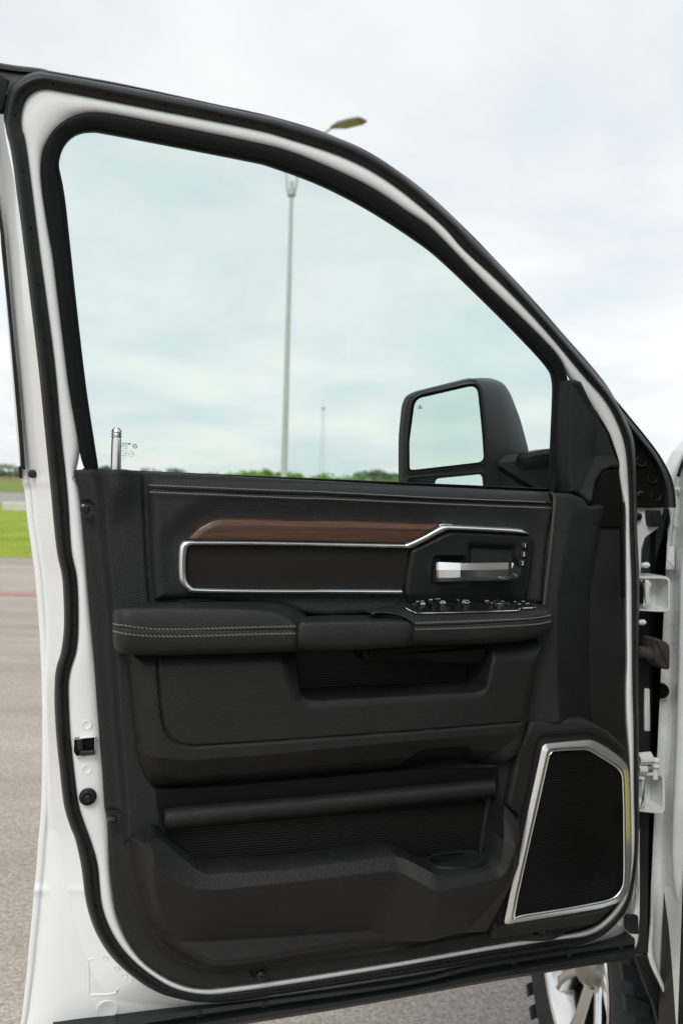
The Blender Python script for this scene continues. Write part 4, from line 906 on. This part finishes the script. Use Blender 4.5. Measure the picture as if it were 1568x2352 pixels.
# liner of the bin: ribbed mat, bar above it, floor, cup ring
slab('bin_mat', T('H 985,905 1000,1180 1200,1390 1400,1440 K 1568,260 I 900,1180 1240,1130 1262,850 700,900'), .036, .004, .001, RIB, bn)
slab('bin_back', T('H 975,880 985,1000 K 860,30 I 1320,860 1320,690 900,700 0,780'), .037, .003, .001, DARK, bn)
slab('bin_end', fil(T('I 1225,1110 1240,1000 1262,850 1302,740 1345,868 1320,960 1285,1118'), 3), .044, .01, .002, GRAIN, bn)
sts = []
for x, yt, yb in ((378.5, 1862, 1906), (382, 1858.5, 1910), (430, 1852, 1906), (516.8, 1844, 1895), (700, 1829.5, 1877), (900, 1810, 1855.5), (1050, 1796, 1841), (1130, 1789, 1833), (1137, 1789, 1832), (1139.5, 1794, 1827)):
    e = 0.6 if x in (378.5, 1139.5) else 1
    sts.append([(x, yt, .040), (x, yt + 1, .040 + .014 * e), (x, yt + (yb - yt) * .35, .040 + .026 * e), (x, yt + (yb - yt) * .75, .04 + .026 * e), (x, yb - 1, .04 + .016 * e), (x, yb, .040)])
loft('bin_bar', sts, GRAIN, bn, nu=3, nv=3)
# cup holder
fl = ((868, 1106, .040), (1240, 1072, .040), (1288, 1116, .070), (1262, 1152, .078), (1040, 1172, .084), (1000, 1170, .082))
P = T('I ' + ' '.join('%f,%f' % (a, b_) for a, b_, c_ in fl)); Vt = px(P, np.array([c_ for *_, c_ in fl])); zs_ = Vt[:, 2].mean() - .004; Vt[:, 2] = zs_
cc = px(T('I 1125,1122'), .062)[0]; cc[2] = zs_
bm = bmesh.new(); ov = [bm.verts.new(v) for v in Vt]; cang = np.linspace(0, 2 * math.pi, 40, endpoint=False)
cvx = [bm.verts.new(cc + eu * math.cos(a) * .046 + en * math.sin(a) * .025) for a in cang]
es = [bm.edges.new((ov[i], ov[(i + 1) % 6])) for i in range(6)] + [bm.edges.new((cvx[i], cvx[(i + 1) % 40])) for i in range(40)]
bmesh.ops.triangle_fill(bm, edges=es, use_beauty=True)
me = bpy.data.meshes.new('cup_shelf'); bm.to_mesh(me); bm.free(); me.materials.append(GRAIN); o = bpy.data.objects.new('cup_shelf', me); COL.objects.link(o); o.parent = bn
rg = [[cc + eu * math.cos(a) * (.046 + q) + en * math.sin(a) * (.025 + q) + ez * dz for a in cang] for q, dz in ((.006, .0005), (.005, .003), (.002, .0042), (-.001, .003), (-.002, -.004), (-.006, -.05))]
fixn(link('cup_holder', np.vstack(rg), quads(6, 40, closed_c=True) + [[5 * 40 + i for i in range(40)][::-1]], SATIN, bn))

# ---- speaker
bezo = loc(fil(T('J 460,560 490,480 530,462 870,437 930,450 1050,520 1140,600 1160,650 1172,1000 1174,1400 1150,1620 1060,1760 900,1800 230,1905 170,1900 170,1850 250,1500 330,1200 440,700'), 8), .05)
def f_sp(U, V, D):
    w = .048 + 0 * U
    w -= .010 * ss(sd(bezo, U, V), -.003, .006)
    vt = loc(T('J 600,440'), .045)[0][1]; w -= .35 * np.clip(V - vt - .005, 0, .1)
    e = np.clip(D / .008, 0, 1); w -= .014 * (1 - np.sqrt(np.maximum(0, 1 - (1 - e) ** 2)))
    return w
sp = hf('speaker_surround', fil(SPK, 8, 4), .040, f_sp, GRAIN, truck, res=.0018, skirt=.03)
GO = fil(T('J 213,1868 260,1640 340,1300 400,1000 470,680 500,540 520,518 700,500 850,488 895,492 1000,550 1100,625 1150,685 1162,760 1174,1100 1178,1480 1168,1600 1140,1665 1080,1725 950,1770 600,1830 240,1890 218,1885'), 8, 4)
GI = fil(T('J 300,1820 330,1650 400,1330 480,980 560,620 572,595 590,580 700,572 830,568 860,575 960,635 1060,700 1095,735 1108,780 1115,1000 1118,1450 1115,1580 1095,1630 1050,1680 980,1705 700,1760 340,1815 305,1832'), 8, 4)
A_, B_ = pair_resamp(GO, GI, 260)
A_ = resamp(GO, 400, True)
BezGI = resamp(cr(GI, 2, True), 2000, True)
B_ = np.array([BezGI[np.argmin(np.sum((BezGI - a) ** 2, 1))] for a in A_])
for _ in range(3): B_ = (np.roll(B_, 1, 0) + 2 * B_ + np.roll(B_, -1, 0)) / 4
strip('speaker_bezel', A_, B_, [(0, .036), (.04, .0480), (.09, .0498), (.58, .0540), (.64, .0542), (.70, .0530), (.91, .0468), (.95, .0466), (.98, .0470), (1.0, .034)], CHROME, sp, closed=True, n=0, ang=28)
slab('speaker_grille', BezGI[::12], .040, .004, .001, GRILLE, sp)

# ---- sail (mirror triangle) panel
SL = T('C 943,800 965,792 1005,800 1060,870 1120,945 1190,1060 1235,1190 1243,1222 G 960,165 880,172 790,208 715,295 670,400 620,518 560,440 490,405 428,395 420,200 C 935,1100 938,1000')
slx = loc(cr(T('C 943,780 938,1000 934,1150 934,1420'), 4), .03); slx2 = loc(cr(T('C 990,780 990,900 990,1050 985,1200 1000,1290 1040,1400'), 4), .04)
sl2p = np.vstack([slx2, loc(T('C 1500,1400 1500,700'), .03)])
def f_sl(U, V, D):
    s = sd(sl2p, U, V); w = .036 + 0 * U
    w -= np.clip(s, 0, .2) * .45 - .0
    w -= .25 * np.clip(-s, 0, .1) 
    w = np.maximum(w, .004); e = np.clip(D / .008, 0, 1); w -= .014 * (1 - np.sqrt(np.maximum(0, 1 - (1 - e) ** 2)))
    return w
sl_ = hf('sail_panel', fil(SL, 5, 3), .002, f_sl, LEATHER, truck, res=.0018, skirt=.03)
slab('sail_base', fil(np.vstack([SL[:1], WSAIL[:8] + [[3, 0]], T('d 1431,1153 1431,1215 1330,1215 1283,1140')]), 4), -.001, .012, .002, DARK, sl_)
slab('sail_cover', fil(T('G 966,180 880,182 795,215 725,295 682,400 640,490 612,545 700,690 735,718 1003,718 1003,560 985,300'), 6), .010, .02, .003, DARK, sl_)
slab('hinge_side_strip', T('G 1006,480 1036,484 1034,720 1038,1270 1041,1350 1010,1350'), .012, .02, .002, DARK, base)

# ---- armrest: rear half, grab handle, front half
def ast(x, yb, yt, ys, yo, k=1.0, wb=.034, W_=.112):
    g = lambda w: wb + (w - wb) * k
    return [(x, yb, wb), (x, yb + (yt - yb) * .5, g(W_ * .72)), (x, yt, g(W_ * .90)), (x, yt + 6, g(W_ * .965)), (x, (yt + ys) / 2, g(W_)), (x, ys - 2.0, g(W_ + .001)), (x, ys, g(W_ - .0025)), (x, ys + 2.0, g(W_ + .001)),
            (x, (ys + yo) / 2 + 3, g(W_ - .001)), (x, yo - 9, g(W_ - .008)), (x, yo - 2, g(W_ - .026)), (x, yo, wb)]
ARM = [(258.5, 1406, 1410, 1441, 1470, .30), (260, 1400, 1405, 1441.5, 1482, .55), (264, 1396, 1401, 1442, 1492, .78), (272, 1392.5, 1398, 1443, 1500, .92), (290, 1388, 1395.5, 1444.5, 1505, 1), (330, 1384, 1394, 1446.5, 1506.5, 1), (400, 1382, 1394, 1448, 1506.5, 1), (480, 1381, 1394.5, 1449, 1504.5, 1),
       (560, 1380.5, 1396, 1449, 1502.5, 1), (620, 1381, 1401, 1448.5, 1500.5, 1), (655, 1384, 1411, 1448, 1499, 1), (676, 1391, 1424, 1448, 1498, 1), (690, 1401, 1430, 1448.5, 1497, .90), (702, 1410, 1434, 1449, 1494, .8)]
arm = loft('armrest', [ast(*a) for a in ARM], SOFT, truck, nu=4, nv=3, ang=60)
def aw(P, s, k_=None):   # height of the armrest skin near its seam
    return np.interp(P[:, 0], [258, 264, 272, 290, 676, 702], [.062, .095, .106, .1135, .1135, .095])
stitches('stitching', T('E 217,992 300,1004 380,1015 500,1022 700,1021 1000,1012 1258,1006'), 0, .0052, .0042, THREAD2, arm, wf=lambda P: aw(P, 0), slant=.35, r=.00042)
stitches('stitching', T('E 217,1034 300,1050 380,1058 500,1063 700,1061 1000,1052 1258,1046'), 0, .0052, .0042, THREAD2, arm, wf=lambda P: aw(P, 0) - .0005, slant=.35, r=.00042)
FA = [(852, 1402, 1408, 1428, 1470, .5), (870, 1393, 1404, 1428, 1480, .8), (910, 1386, 1403, 1432, 1484, .95), (935, 1383, 1410, 1438, 1485, 1), (960, 1383, 1418, 1438.8, 1484.5, 1), (1000, 1383, 1417, 1438.3, 1484, 1), (1080, 1383, 1415, 1435, 1481.5, 1), (1150, 1383, 1411, 1431, 1478, 1), (1200, 1383, 1405, 1427, 1473, 1),
      (1232, 1384, 1400, 1424, 1465, .97), (1252, 1392, 1400, 1421.5, 1456, .9), (1262, 1394, 1400, 1419.5, 1447, .75), (1268, 1400, 1404, 1417, 1436, .5)]
farm = loft('front_armrest', [ast(*a, W_=.106) for a in FA], SOFT, truck, nu=4, nv=3, ang=60)
fw_ = lambda P: np.interp(P[:, 0], [950, 1200, 1232, 1252, 1262, 1268], [.1078, .1075, .1055, .100, .089, .071])
stitches('stitching', T('F 562,931 700,926 900,919 1100,910 1250,903 1350,893 1412,879'), 0, .0052, .0042, THREAD2, farm, wf=fw_, slant=.35, r=.00042)
stitches('stitching', T('F 562,969 700,966 900,960 1100,950 1250,942 1350,932 1414,918'), 0, .0052, .0042, THREAD2, farm, wf=fw_, slant=.35, r=.00042)
if 0: strip('piping', T('F 562,944 900,933 1100,925 1300,912 1420,892'), T('F 562,951 900,941 1100,933 1300,920 1420,900'), [(0, .103), (.5, .109), (1, .103)], SOFT, farm, back=.09, wfun=lambda A: np.interp(A[:, 0], [950, 1200, 1232, 1252, 1262, 1268], [0, 0, -.002, -.0075, -.018, -.035]))
def gst(x, yb, yt, yo, k=1.0, W_=.118):
    wb = .045; g = lambda w: wb + (w - wb) * k
    return [(x, yb, wb + .02 * k), (x, yb + (yt - yb) * .4, g(W_ * .84)), (x, yt, g(W_ * .95)), (x, yt + 8, g(W_)), (x, (yt + yo) / 2, g(W_ + .002)), (x, yo - 16, g(W_)), (x, yo - 6, g(W_ - .006)), (x, yo - 1, g(W_ - .018)), (x, yo, wb)]
GR = [(679.5, 1440, 1446, 1475, .72), (681.5, 1428, 1436, 1486, .88), (687, 1420, 1430, 1491, .97), (700, 1416.5, 1427, 1494, 1), (760, 1413.5, 1425.5, 1494.5, 1), (830, 1413, 1424.5, 1492.5, 1), (890, 1413.5, 1424.5, 1489, 1), (925, 1416, 1426, 1486, 1), (941, 1421, 1430, 1481, .97), (949, 1429, 1438, 1472, .88), (951.5, 1440, 1446, 1462, .72)]
grab = loft('grab_handle', [gst(*a) for a in GR], SOFT, arm, nu=4, nv=3, ang=60)
slab('pull_cup', fil(T('F 235,1085 240,1162 265,1183 500,1178 640,1174 700,1196 990,1190 1015,1155 1035,1050 600,1050'), 8), .072, .05, .010, DARK, farm, nb=5)  # darker plastic standing in for the shade under the armrest
strip('cuff_edge', T('F 290,872 320,858 400,862 480,878 530,905 552,930 556,1000 540,1040 505,1072'), T('F 300,880 330,870 400,874 470,888 515,912 540,935 545,1000 530,1036 495,1066'), [(0, .112), (.5, .113), (1, .105)], SOFT, farm, back=.08)

# ---- switch panel on the front armrest's top
def swP(P, dz=0.0): return onto(farm, np.asarray(P), 0.0, dz)
def swplate(name, P, dz, th, m, par, bev=.0015):
    P = np.asarray(P); V = swP(P, dz); c = V.mean(0); V2 = c + (V - c) * .97; V2 = V2 + ez * bev; lo_ = V - ez * th; k = len(P); A = np.vstack([lo_, V, V2]); f = quads(3, k, closed_c=True); f.append([2 * k + i for i in range(k)]); f.append(list(range(k))[::-1])
    return fixn(link(name, A, f, m, par, ang=30))
pod = swplate('switch_panel', fil(T('M 155,262 165,242 200,235 340,215 700,207 1050,207 1200,214 1260,222 1320,255 1318,268 1190,274 1140,292 700,308 280,316 235,305 180,285'), 5), .001, .004, SATIN, truck)
strip_pts = T('M 152,250 160,268 190,288 235,308 280,317 500,314 700,309 1140,294 1165,288 1195,273 1300,269 1322,262 1315,250 1262,220')
L = swP(cr(strip_pts, 5), .003); tube('chrome_edge', L, .0010, POLISH, pod, k=8)
def sw(P, h=.006, m=GLOSSY, name='window_switch'): return swplate(name, fil(T(P), 2, 3), .001 + h * .5, .012, m, pod, bev=.002)
sw('M 250,262 272,248 330,245 365,285 290,292'); sw('M 215,235 330,225 345,238 262,245', .004, name='lock_switch')
sw('M 345,232 375,228 460,262 462,288 400,292 385,270', .010); sw('M 430,225 520,220 568,280 575,286 468,286 455,262', .008)
sw('M 600,220 680,215 700,232 640,240', .006); sw('M 655,232 770,228 788,276 678,282', .009); sw('M 560,225 590,222 600,282 578,284', -.001, BLACKHOLE, 'finger_recess'); sw('M 770,222 800,220 880,275 800,278', -.001, BLACKHOLE, 'finger_recess')
sw('M 835,220 880,215 985,262 985,272 912,275 880,250', .006, name='fold_switch')
c = swP(T('M 1005,238'), .004)[0]; turned('mirror_knob', c, EZ, [(-.008, .0155), (.002, .0155), (.0035, .0145), (.0045, .012), (.003, .010), (.003, 0)], GLOSSY, pod, k=28)
for P in ('M 1110,225 1165,220 1185,235 1130,240', 'M 1175,220 1230,218 1255,232 1195,236', 'M 1140,244 1195,240 1215,256 1165,262', 'M 1205,238 1262,236 1290,252 1228,256'): sw(P, .003, GLOSSY, 'mirror_select_switch')
def sg(pts, dz=.011, r=.00042):
    L = swP(T(pts), .0035 + dz * .5); tube('switch_symbol', [Vector(x) for x in L], r, LEGEND, pod, k=5)
sg('M 470,262 478,243 505,243 518,262 470,264'); sg('M 472,255 512,255'); sg('M 690,262 692,238 718,236 732,256 712,262 690,262'); sg('M 668,262 672,246 684,246 690,262'); sg('M 672,238 684,234')
sg('M 295,262 300,256 330,256 332,266 298,268 295,262', .009, .0006); sg('M 305,258 320,256', .009, .0008)
sg('M 255,237 275,235', .007, .0007); sg('M 295,233 322,231', .007); sg('M 365,240 400,232 398,240 372,236', .013); sg('M 425,227 448,222 468,224', .011)
sg('M 618,226 630,218 640,228', .008); sg('M 650,220 675,214 672,220', .008); sg('M 875,238 885,228 905,236', .008, .0006); sg('M 925,252 940,250', .008); sg('M 975,222 985,215 992,222 975,222', .006, .0006); sg('M 1020,232 1035,226 1036,232', .006, .0006); sg('M 950,232 958,228', .006)
sg('M 1130,232 1150,228', .005); sg('M 1200,229 1225,226', .005); sg('M 1165,254 1185,248 1190,254', .005); sg('M 1235,250 1260,244 1268,250', .005); sg('M 852,214 872,211', .008)

# ================================================================== truck body near the hinges
# black gusset on the door's front edge with moulded circles
GP = T('U 150,-60 220,20 420,270 640,540 820,780 930,970 1000,1120 1040,1270 1058,1400 1067,1560 380,1562 380,900 250,300')
gus = slab('hinge_gusset', fil(GP, 3), -.055, .03, .003, DARK, truck)
strip('gusset_rim', T('U 150,-60 420,270 640,540 820,780 930,970 1000,1120 1040,1270 1058,1400 1067,1560'), T('U 40,-40 330,330 540,600 700,790 790,950 850,1120 890,1280 905,1400 915,1558'), [(0, -.066), (.15, -.046), (.5, -.042), (.8, -.048), (1, -.056)], RUBBER, gus, back=-.06)
for p, r_ in (('U 585,885', .0105), ('U 745,1118', .0108), ('U 800,1378', .0108)):
    c = px(T(p), -.0545)[0]; turned('moulded_disc', c, EN, [(-.002, r_ * 1.04), (.0022, r_), (.0030, r_ * .93), (.0022, r_ * .86), (.0002, r_ * .82), (.0002, 0)], RUBBER, gus, k=28)
screw(T('U 572,1365')[0], -.053, .0065, GLOSSY, gus, name='bolt'); 
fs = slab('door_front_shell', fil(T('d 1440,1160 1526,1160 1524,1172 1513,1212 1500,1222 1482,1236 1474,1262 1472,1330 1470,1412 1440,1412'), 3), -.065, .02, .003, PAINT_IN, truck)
screw(T('U 550,1690')[0], -.060, .0075, GLOSSY, fs, name='bolt')
gap = slab('hinge_gap_seal', fil(T('d 1490,1166 1538,1166 1542,1199 1516,1264 1500,1322 1500,1560 1494,1900 1493,2008 1490,2192 1458,2194 1456,1340 1470,1322 1481,1290 1490,1250 1503,1215 1488,1205'), 3), -.092, .03, .004, RUBBER, truck)
slab('seal_tab', fil(T('U 700,1600 890,1600 900,1840 770,1840 715,1825 698,1700'), 5), -.055, .012, .002, RUBBER, gap)
for p in ('N 690,240', 'N 630,1140'):
    c = px(T(p), -.05)[0]; turned('stud', c - eu * .006, EU, [(0, .004), (.006, .004), (.0065, .0052), (.013, .0052), (.0135, .003), (.016, .003), (.016, 0)], PAINT_IN, fs, k=12)
# hinges
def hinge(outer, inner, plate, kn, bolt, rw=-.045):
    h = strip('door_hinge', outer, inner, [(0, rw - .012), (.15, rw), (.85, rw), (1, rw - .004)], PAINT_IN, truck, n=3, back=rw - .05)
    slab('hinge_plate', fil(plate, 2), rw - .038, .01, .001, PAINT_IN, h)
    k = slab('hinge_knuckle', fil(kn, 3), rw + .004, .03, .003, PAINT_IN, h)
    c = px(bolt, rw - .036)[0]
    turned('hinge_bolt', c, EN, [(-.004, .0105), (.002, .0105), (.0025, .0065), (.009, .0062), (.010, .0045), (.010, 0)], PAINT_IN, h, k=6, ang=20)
    return h
h1 = hinge(T('N 600,402 800,402 960,402 1060,430 1100,500 1102,700 1100,900 1060,960 980,978 620,958'), T('N 600,458 800,458 950,458 1040,470 1060,520 1060,700 1055,900 1020,935 960,942 620,925'),
      T('N 600,440 1060,440 1070,950 600,950'), T('N 640,480 770,478 815,535 812,570 788,620 785,760 812,850 790,890 690,905 690,500'), T('N 960,690'))
slab('hinge_slot', T('N 622,535 685,545 685,840 622,850'), -.043, .01, .001, BLACKHOLE, h1)
h2 = hinge(T('J 1225,738 1300,736 1390,735 1425,750 1435,785 1436,900 1435,1010 1425,1040 1395,1052 1225,1035'), T('J 1225,765 1300,765 1380,765 1402,775 1408,795 1408,900 1408,990 1400,1005 1380,1012 1225,995'),
      T('J 1225,750 1415,750 1415,1030 1225,1030'), T('J 1235,770 1285,775 1285,1000 1240,1015 1235,960 1265,940 1268,800 1235,800'), T('J 1365,895'))
mb = MB()
for i in range(7):
    x = 1228 + i * 14; c = px([(1091 + .3043 * x, 1550.3 + .3043 * (637 - i * 1.2))], -.045)[0]
    ring = [c + (math.cos(a) * ez + math.sin(a) * en) * .0098 + eu * (.0025 * a / 6.28) for a in np.linspace(0, 2 * math.pi, 15)]
    mb.tube(ring, .0019, 6)
for i in range(4):
    c = px([(1091 + .3043 * (1232 + i * 15), 1550.3 + .3043 * 713)], -.045)[0]; mb.tube([c + (math.cos(a) * ez + math.sin(a) * en) * .0075 for a in np.linspace(0, 2 * math.pi, 15)], .0019, 6)
mb.build('check_spring', PAINT_IN, h2)
c = px(T('J 1360,745'), -.045)[0]; turned('hinge_pin', c, EZ, [(-.01, .005), (.012, .005), (.013, .0095), (.016, .0095), (.0165, .005), (.021, .005), (.0225, .0085), (.026, .0085), (.028, .004), (.0285, 0)], PAINT_IN, h2, k=16)
# wiring boot: bellows and plug
cv_ = []
xs = [1466, 1472, 1476, 1481, 1485, 1490, 1494, 1499, 1503, 1508, 1512, 1516]; hs_ = [22, 26, 20, 27, 21, 30, 23, 33, 26, 36, 30, 38]; ym = [1497, 1498, 1499, 1500, 1501, 1502, 1503, 1504, 1505, 1505, 1506, 1506]
V = []
for x, h_, y in zip(xs, hs_, ym):
    c = px([(x, y)], -.05)[0]; r_ = h_ / 1400 / 1.0 * .62
    for j in range(20): a = 2 * math.pi * j / 20; V.append(c + (math.cos(a) * ez + math.sin(a) * en * .8) * r_)
bt = fixn(link('wiring_boot', V, quads(len(xs), 20, closed_c=True) + [list(range(20))[::-1], [(len(xs) - 1) * 20 + j for j in range(20)]], BOOT, truck, ang=80))
slab('boot_plug', fil(T('N 850,1400 930,1398 1060,1455 1098,1500 1108,1600 1106,1840 1090,1890 1000,1880 900,1800 865,1700 855,1500'), 4), -.035, .035, .005, BOOT, bt)
# body pillar behind the hinges: rows of (x, w) at given y
def prow(y, a, b_, c_, d_, e_, f_=None):
    # a gap edge, b flange end, c recess end, d edge of the near surface
    return [(a, y, -.125), (a + 1.5, y, -.10), (b_, y, -.10), (b_ + 2, y, -.118), ((b_ + c_) / 2, y, -.125), (c_, y, -.118), (d_, y, -.085), (d_ + 6, y, -.062), (d_ + 16, y, -.050), (e_, y, -.04), (e_ + 120, y, -.035), (e_ + 300, y, -.03)]
rows = [prow(1030, 1570, 1576, 1590, 1600, 1640), prow(1093, 1541, 1552, 1560, 1572, 1620), prow(1160, 1538, 1548, 1558, 1570, 1610), prow(1240, 1530, 1540, 1552, 1565, 1600), prow(1300, 1518, 1528, 1546, 1556, 1598), prow(1450, 1495, 1507, 1543, 1551, 1595), prow(1560, 1494, 1507, 1542, 1549, 1592), prow(1660, 1493, 1506, 1538, 1546, 1590),
        prow(1800, 1492, 1500, 1530, 1541, 1588), prow(1900, 1492, 1497, 1524, 1536, 1585), prow(2000, 1492, 1497, 1520, 1536, 1585), prow(2060, 1493, 1498, 1524, 1544, 1590), prow(2120, 1492, 1500, 1532, 1556, 1600), prow(2195, 1486, 1500, 1545, 1575, 1620), prow(2270, 1517, 1527, 1570, 1600, 1650), prow(2352, 1550, 1560, 1600, 1630, 1680), prow(2460, 1600, 1612, 1640, 1670, 1710)]
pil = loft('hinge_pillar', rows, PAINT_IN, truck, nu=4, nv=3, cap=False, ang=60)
c = px(T('N 950,2215'), -.116)[0]; turned('pillar_hole_disc', c, (EN + EU * -.9), [(-.003, .015), (.0015, .0145), (.002, .011), (-.001, .010), (-.001, 0)], BLACKHOLE, pil, k=28)  # black disc standing in for the dark inside an oval hole
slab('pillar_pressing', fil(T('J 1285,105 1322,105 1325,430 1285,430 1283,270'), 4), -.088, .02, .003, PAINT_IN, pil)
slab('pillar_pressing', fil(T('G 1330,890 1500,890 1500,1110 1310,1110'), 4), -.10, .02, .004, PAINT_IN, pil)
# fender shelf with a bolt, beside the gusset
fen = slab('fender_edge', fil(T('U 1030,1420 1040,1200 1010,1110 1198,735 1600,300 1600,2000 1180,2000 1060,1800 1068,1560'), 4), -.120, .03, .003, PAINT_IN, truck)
c = px(T('U 1118,1300'), -.12)[0]; turned('fender_bolt', c, EN, [(-.002, .010), (.002, .010), (.0025, .0065), (.010, .006), (.011, .004), (.011, 0)], PAINT_IN, fen, k=6, ang=20)
slab('fender_slot', fil(T('U 1088,1060 1100,1020 1198,850 1260,850 1260,1130 1170,1130 1100,1100'), 4), -.118, .01, .001, RUBBER, fen)

# ---- body side frame: s forward, o outward
al = R(-3); Fd = Vector((math.sin(al), math.cos(al), 0)); Ld = Vector((-math.cos(al), math.sin(al), 0)); H0 = Vector((0.62, 1.50, 0)) - TRUCK
def B(s, o, z): return H0 + Fd * s + Ld * o + Vector((0, 0, z))
def bbox(mb, s0, s1, o0, o1, z0, z1):
    mb.box(B((s0 + s1) / 2, (o0 + o1) / 2, (z0 + z1) / 2), Fd * (s1 - s0) / 2, Ld * (o1 - o0) / 2, Vector((0, 0, (z1 - z0) / 2)))
# front wheel
WC = Vector((0.628, 2.15, 0.42)) - TRUCK
wh = bpy.data.objects.new('front_wheel', None); COL.objects.link(wh); wh.parent = truck; wh.location = WC
def wring(prof, k, name, m, par, ang=35):
    V = []
    for o_, r_ in prof:
        for j in range(k): a = 2 * math.pi * j / k; V.append(Ld * o_ + Fd * math.cos(a) * r_ + Vector((0, 0, 1)) * math.sin(a) * r_)
    f = quads(len(prof), k, closed_c=True); return fixn(link(name, V, f, m, par, ang=ang))
wring([(-.02, .262), (-.004, .270), (.010, .285), (.020, .315), (.024, .350), (.018, .380), (.0, .402), (-.03, .408), (-.14, .412), (-.25, .408), (-.29, .395), (-.31, .35), (-.28, .27)], 96, 'tyre', TYRE, wh)
tl = MB()
for i in range(44):
    for row in range(5):
        a = 2 * math.pi * (i + (.5 if row % 2 else 0)) / 44; o_ = [.002, -.07, -.14, -.21, -.285][row]
        rd = Fd * math.cos(a) + Vector((0, 0, 1)) * math.sin(a); tg = -Fd * math.sin(a) + Vector((0, 0, 1)) * math.cos(a)
        ax_ = (Ld + tg * (.35 if row % 2 else -.35)).normalized()
        tl.box(rd * .413 + Ld * o_, rd * .011, ax_ * .026, tg * .016)
o = tl.build('tread_block', TYRE, wh, smooth=False); o['kind'] = 'stuff'
for i in range(3):
    pass
rim_ = wring([(-.22, .235), (-.10, .232), (-.03, .238), (-.012, .246), (-.004, .262), (.006, .266), (.010, .262), (.006, .254), (-.002, .248), (-.02, .242)], 96, 'rim', RIM, wh, ang=25)
wring([(-.20, .0), (-.20, .235)], 64, 'brake_shield', BLACKHOLE, wh)
for i in range(8):
    a = math.pi * 1.5 + (i + .0) * 2 * math.pi / 8 + .10
    rd = lambda q: Fd * math.cos(q) + Vector((0, 0, 1)) * math.sin(q)
    V = []; prof = [(.05, .030, -.052), (.10, .024, -.040), (.17, .026, -.025), (.215, .036, -.014), (.245, .050, -.010)]
    t_ = rd(a + math.pi / 2); r_ = rd(a)
    for rr_, hw, o_ in prof:
        for sgn, dd in ((-1, -.045), (-1, -.006), (-.78, .0), (-.30, -.001), (0, -.012), (.30, -.001), (.78, 0), (1, -.006), (1, -.045)): V.append(r_ * rr_ + t_ * hw * sgn + Ld * (o_ + dd))
    f = quads(5, 9); f.append(list(range(9))[::-1]); f.append([36 + j for j in range(9)])
    fixn(link('spoke', V, f, RIM, rim_, ang=20))
wring([(-.09, .08), (-.03, .075), (-.015, .060), (-.01, .0)], 40, 'hub', RIMD, rim_)
c = rd(math.pi * 1.5 - .28) * .232 + Ld * (-.03); tube('valve_stem', [c, c + Ld * .02 - rd(math.pi * 1.5 - .28) * .03], .005, RUBBER, rim_, k=8)
# wheel liner, fender, rocker, cab side with its dark interior (beyond the right of the frame, it shades the door and shows in the chrome)
mb = MB(); bbox(mb, .02, .10, -.45, -.02, .40, 1.0); mb.build('wheel_liner', RUBBER, truck)
slab('mud_flap', fil(T('L 1308,455 1360,452 1400,540 1500,700 1568,826 1600,900 1450,900 1400,700 1385,680 1340,560'), 3), -.13, .01, .002, RUBBER, truck)
V = []; F_ = []
arc = [(0.02, .62), (0.10, .86), (.25, .98), (.45, 1.03), (.70, 1.03), (.95, .96), (1.12, .80), (1.25, .55), (1.55, .52)]
arc = cr(arc, 4)
for s, z in arc: V.append(B(s, -.02, z)); V.append(B(s, -.015, 1.20)); V.append(B(s, -.05, 1.36)); V.append(B(s, -.12, 1.42)); V.append(B(s, -.9, 1.46))
n5 = len(arc); F_ = quads(n5, 5); fixn(link('fender', V, F_, PAINT, truck, ang=50))
mb = MB(); bbox(mb, -1.15, -.02, -.12, .0, .50, .66); bbox(mb, -1.2, -.45, -.30, -.10, 1.95, 2.02); bbox(mb, -1.28, -1.15, -.12, -.01, .5, 1.98); mb.build('cab_frame', PAINT_IN, truck)
mb = MB(); bbox(mb, -2.3, -1.29, -.06, 0, .5, 1.45); mb.build('rear_door', PAINT, truck)
mb = MB(); bbox(mb, -2.25, -1.32, -.10, -.08, 1.46, 1.92); mb.build('rear_window', GLOSSY, truck)
mb = MB(); bbox(mb, -2.3, -.35, -1.8, -.10, 2.0, 2.06); mb.build('roof', PAINT, truck)
mb = MB(); bbox(mb, -2.3, .0, -1.7, -.13, .60, .66); bbox(mb, -2.3, .1, -1.75, -1.70, .6, 2.0); bbox(mb, .02, .08, -1.75, -.13, .66, 1.40); bbox(mb, -1.1, -.55, -.75, -.20, .66, 1.10); bbox(mb, -1.2, -1.05, -.75, -.20, .66, 1.75); mb.build('cab_interior', INTER, truck)

mb = MB(); bbox(mb, -.20, -.06, .012, .016, 1.0, 1.14); lb = mb.build('yellow_reflection_plate', mat('reflection_yellow', (0.62, 0.56, 0.02), .5), truck, smooth=False)  # unseen plate, added to give the speaker bezel its yellow reflection
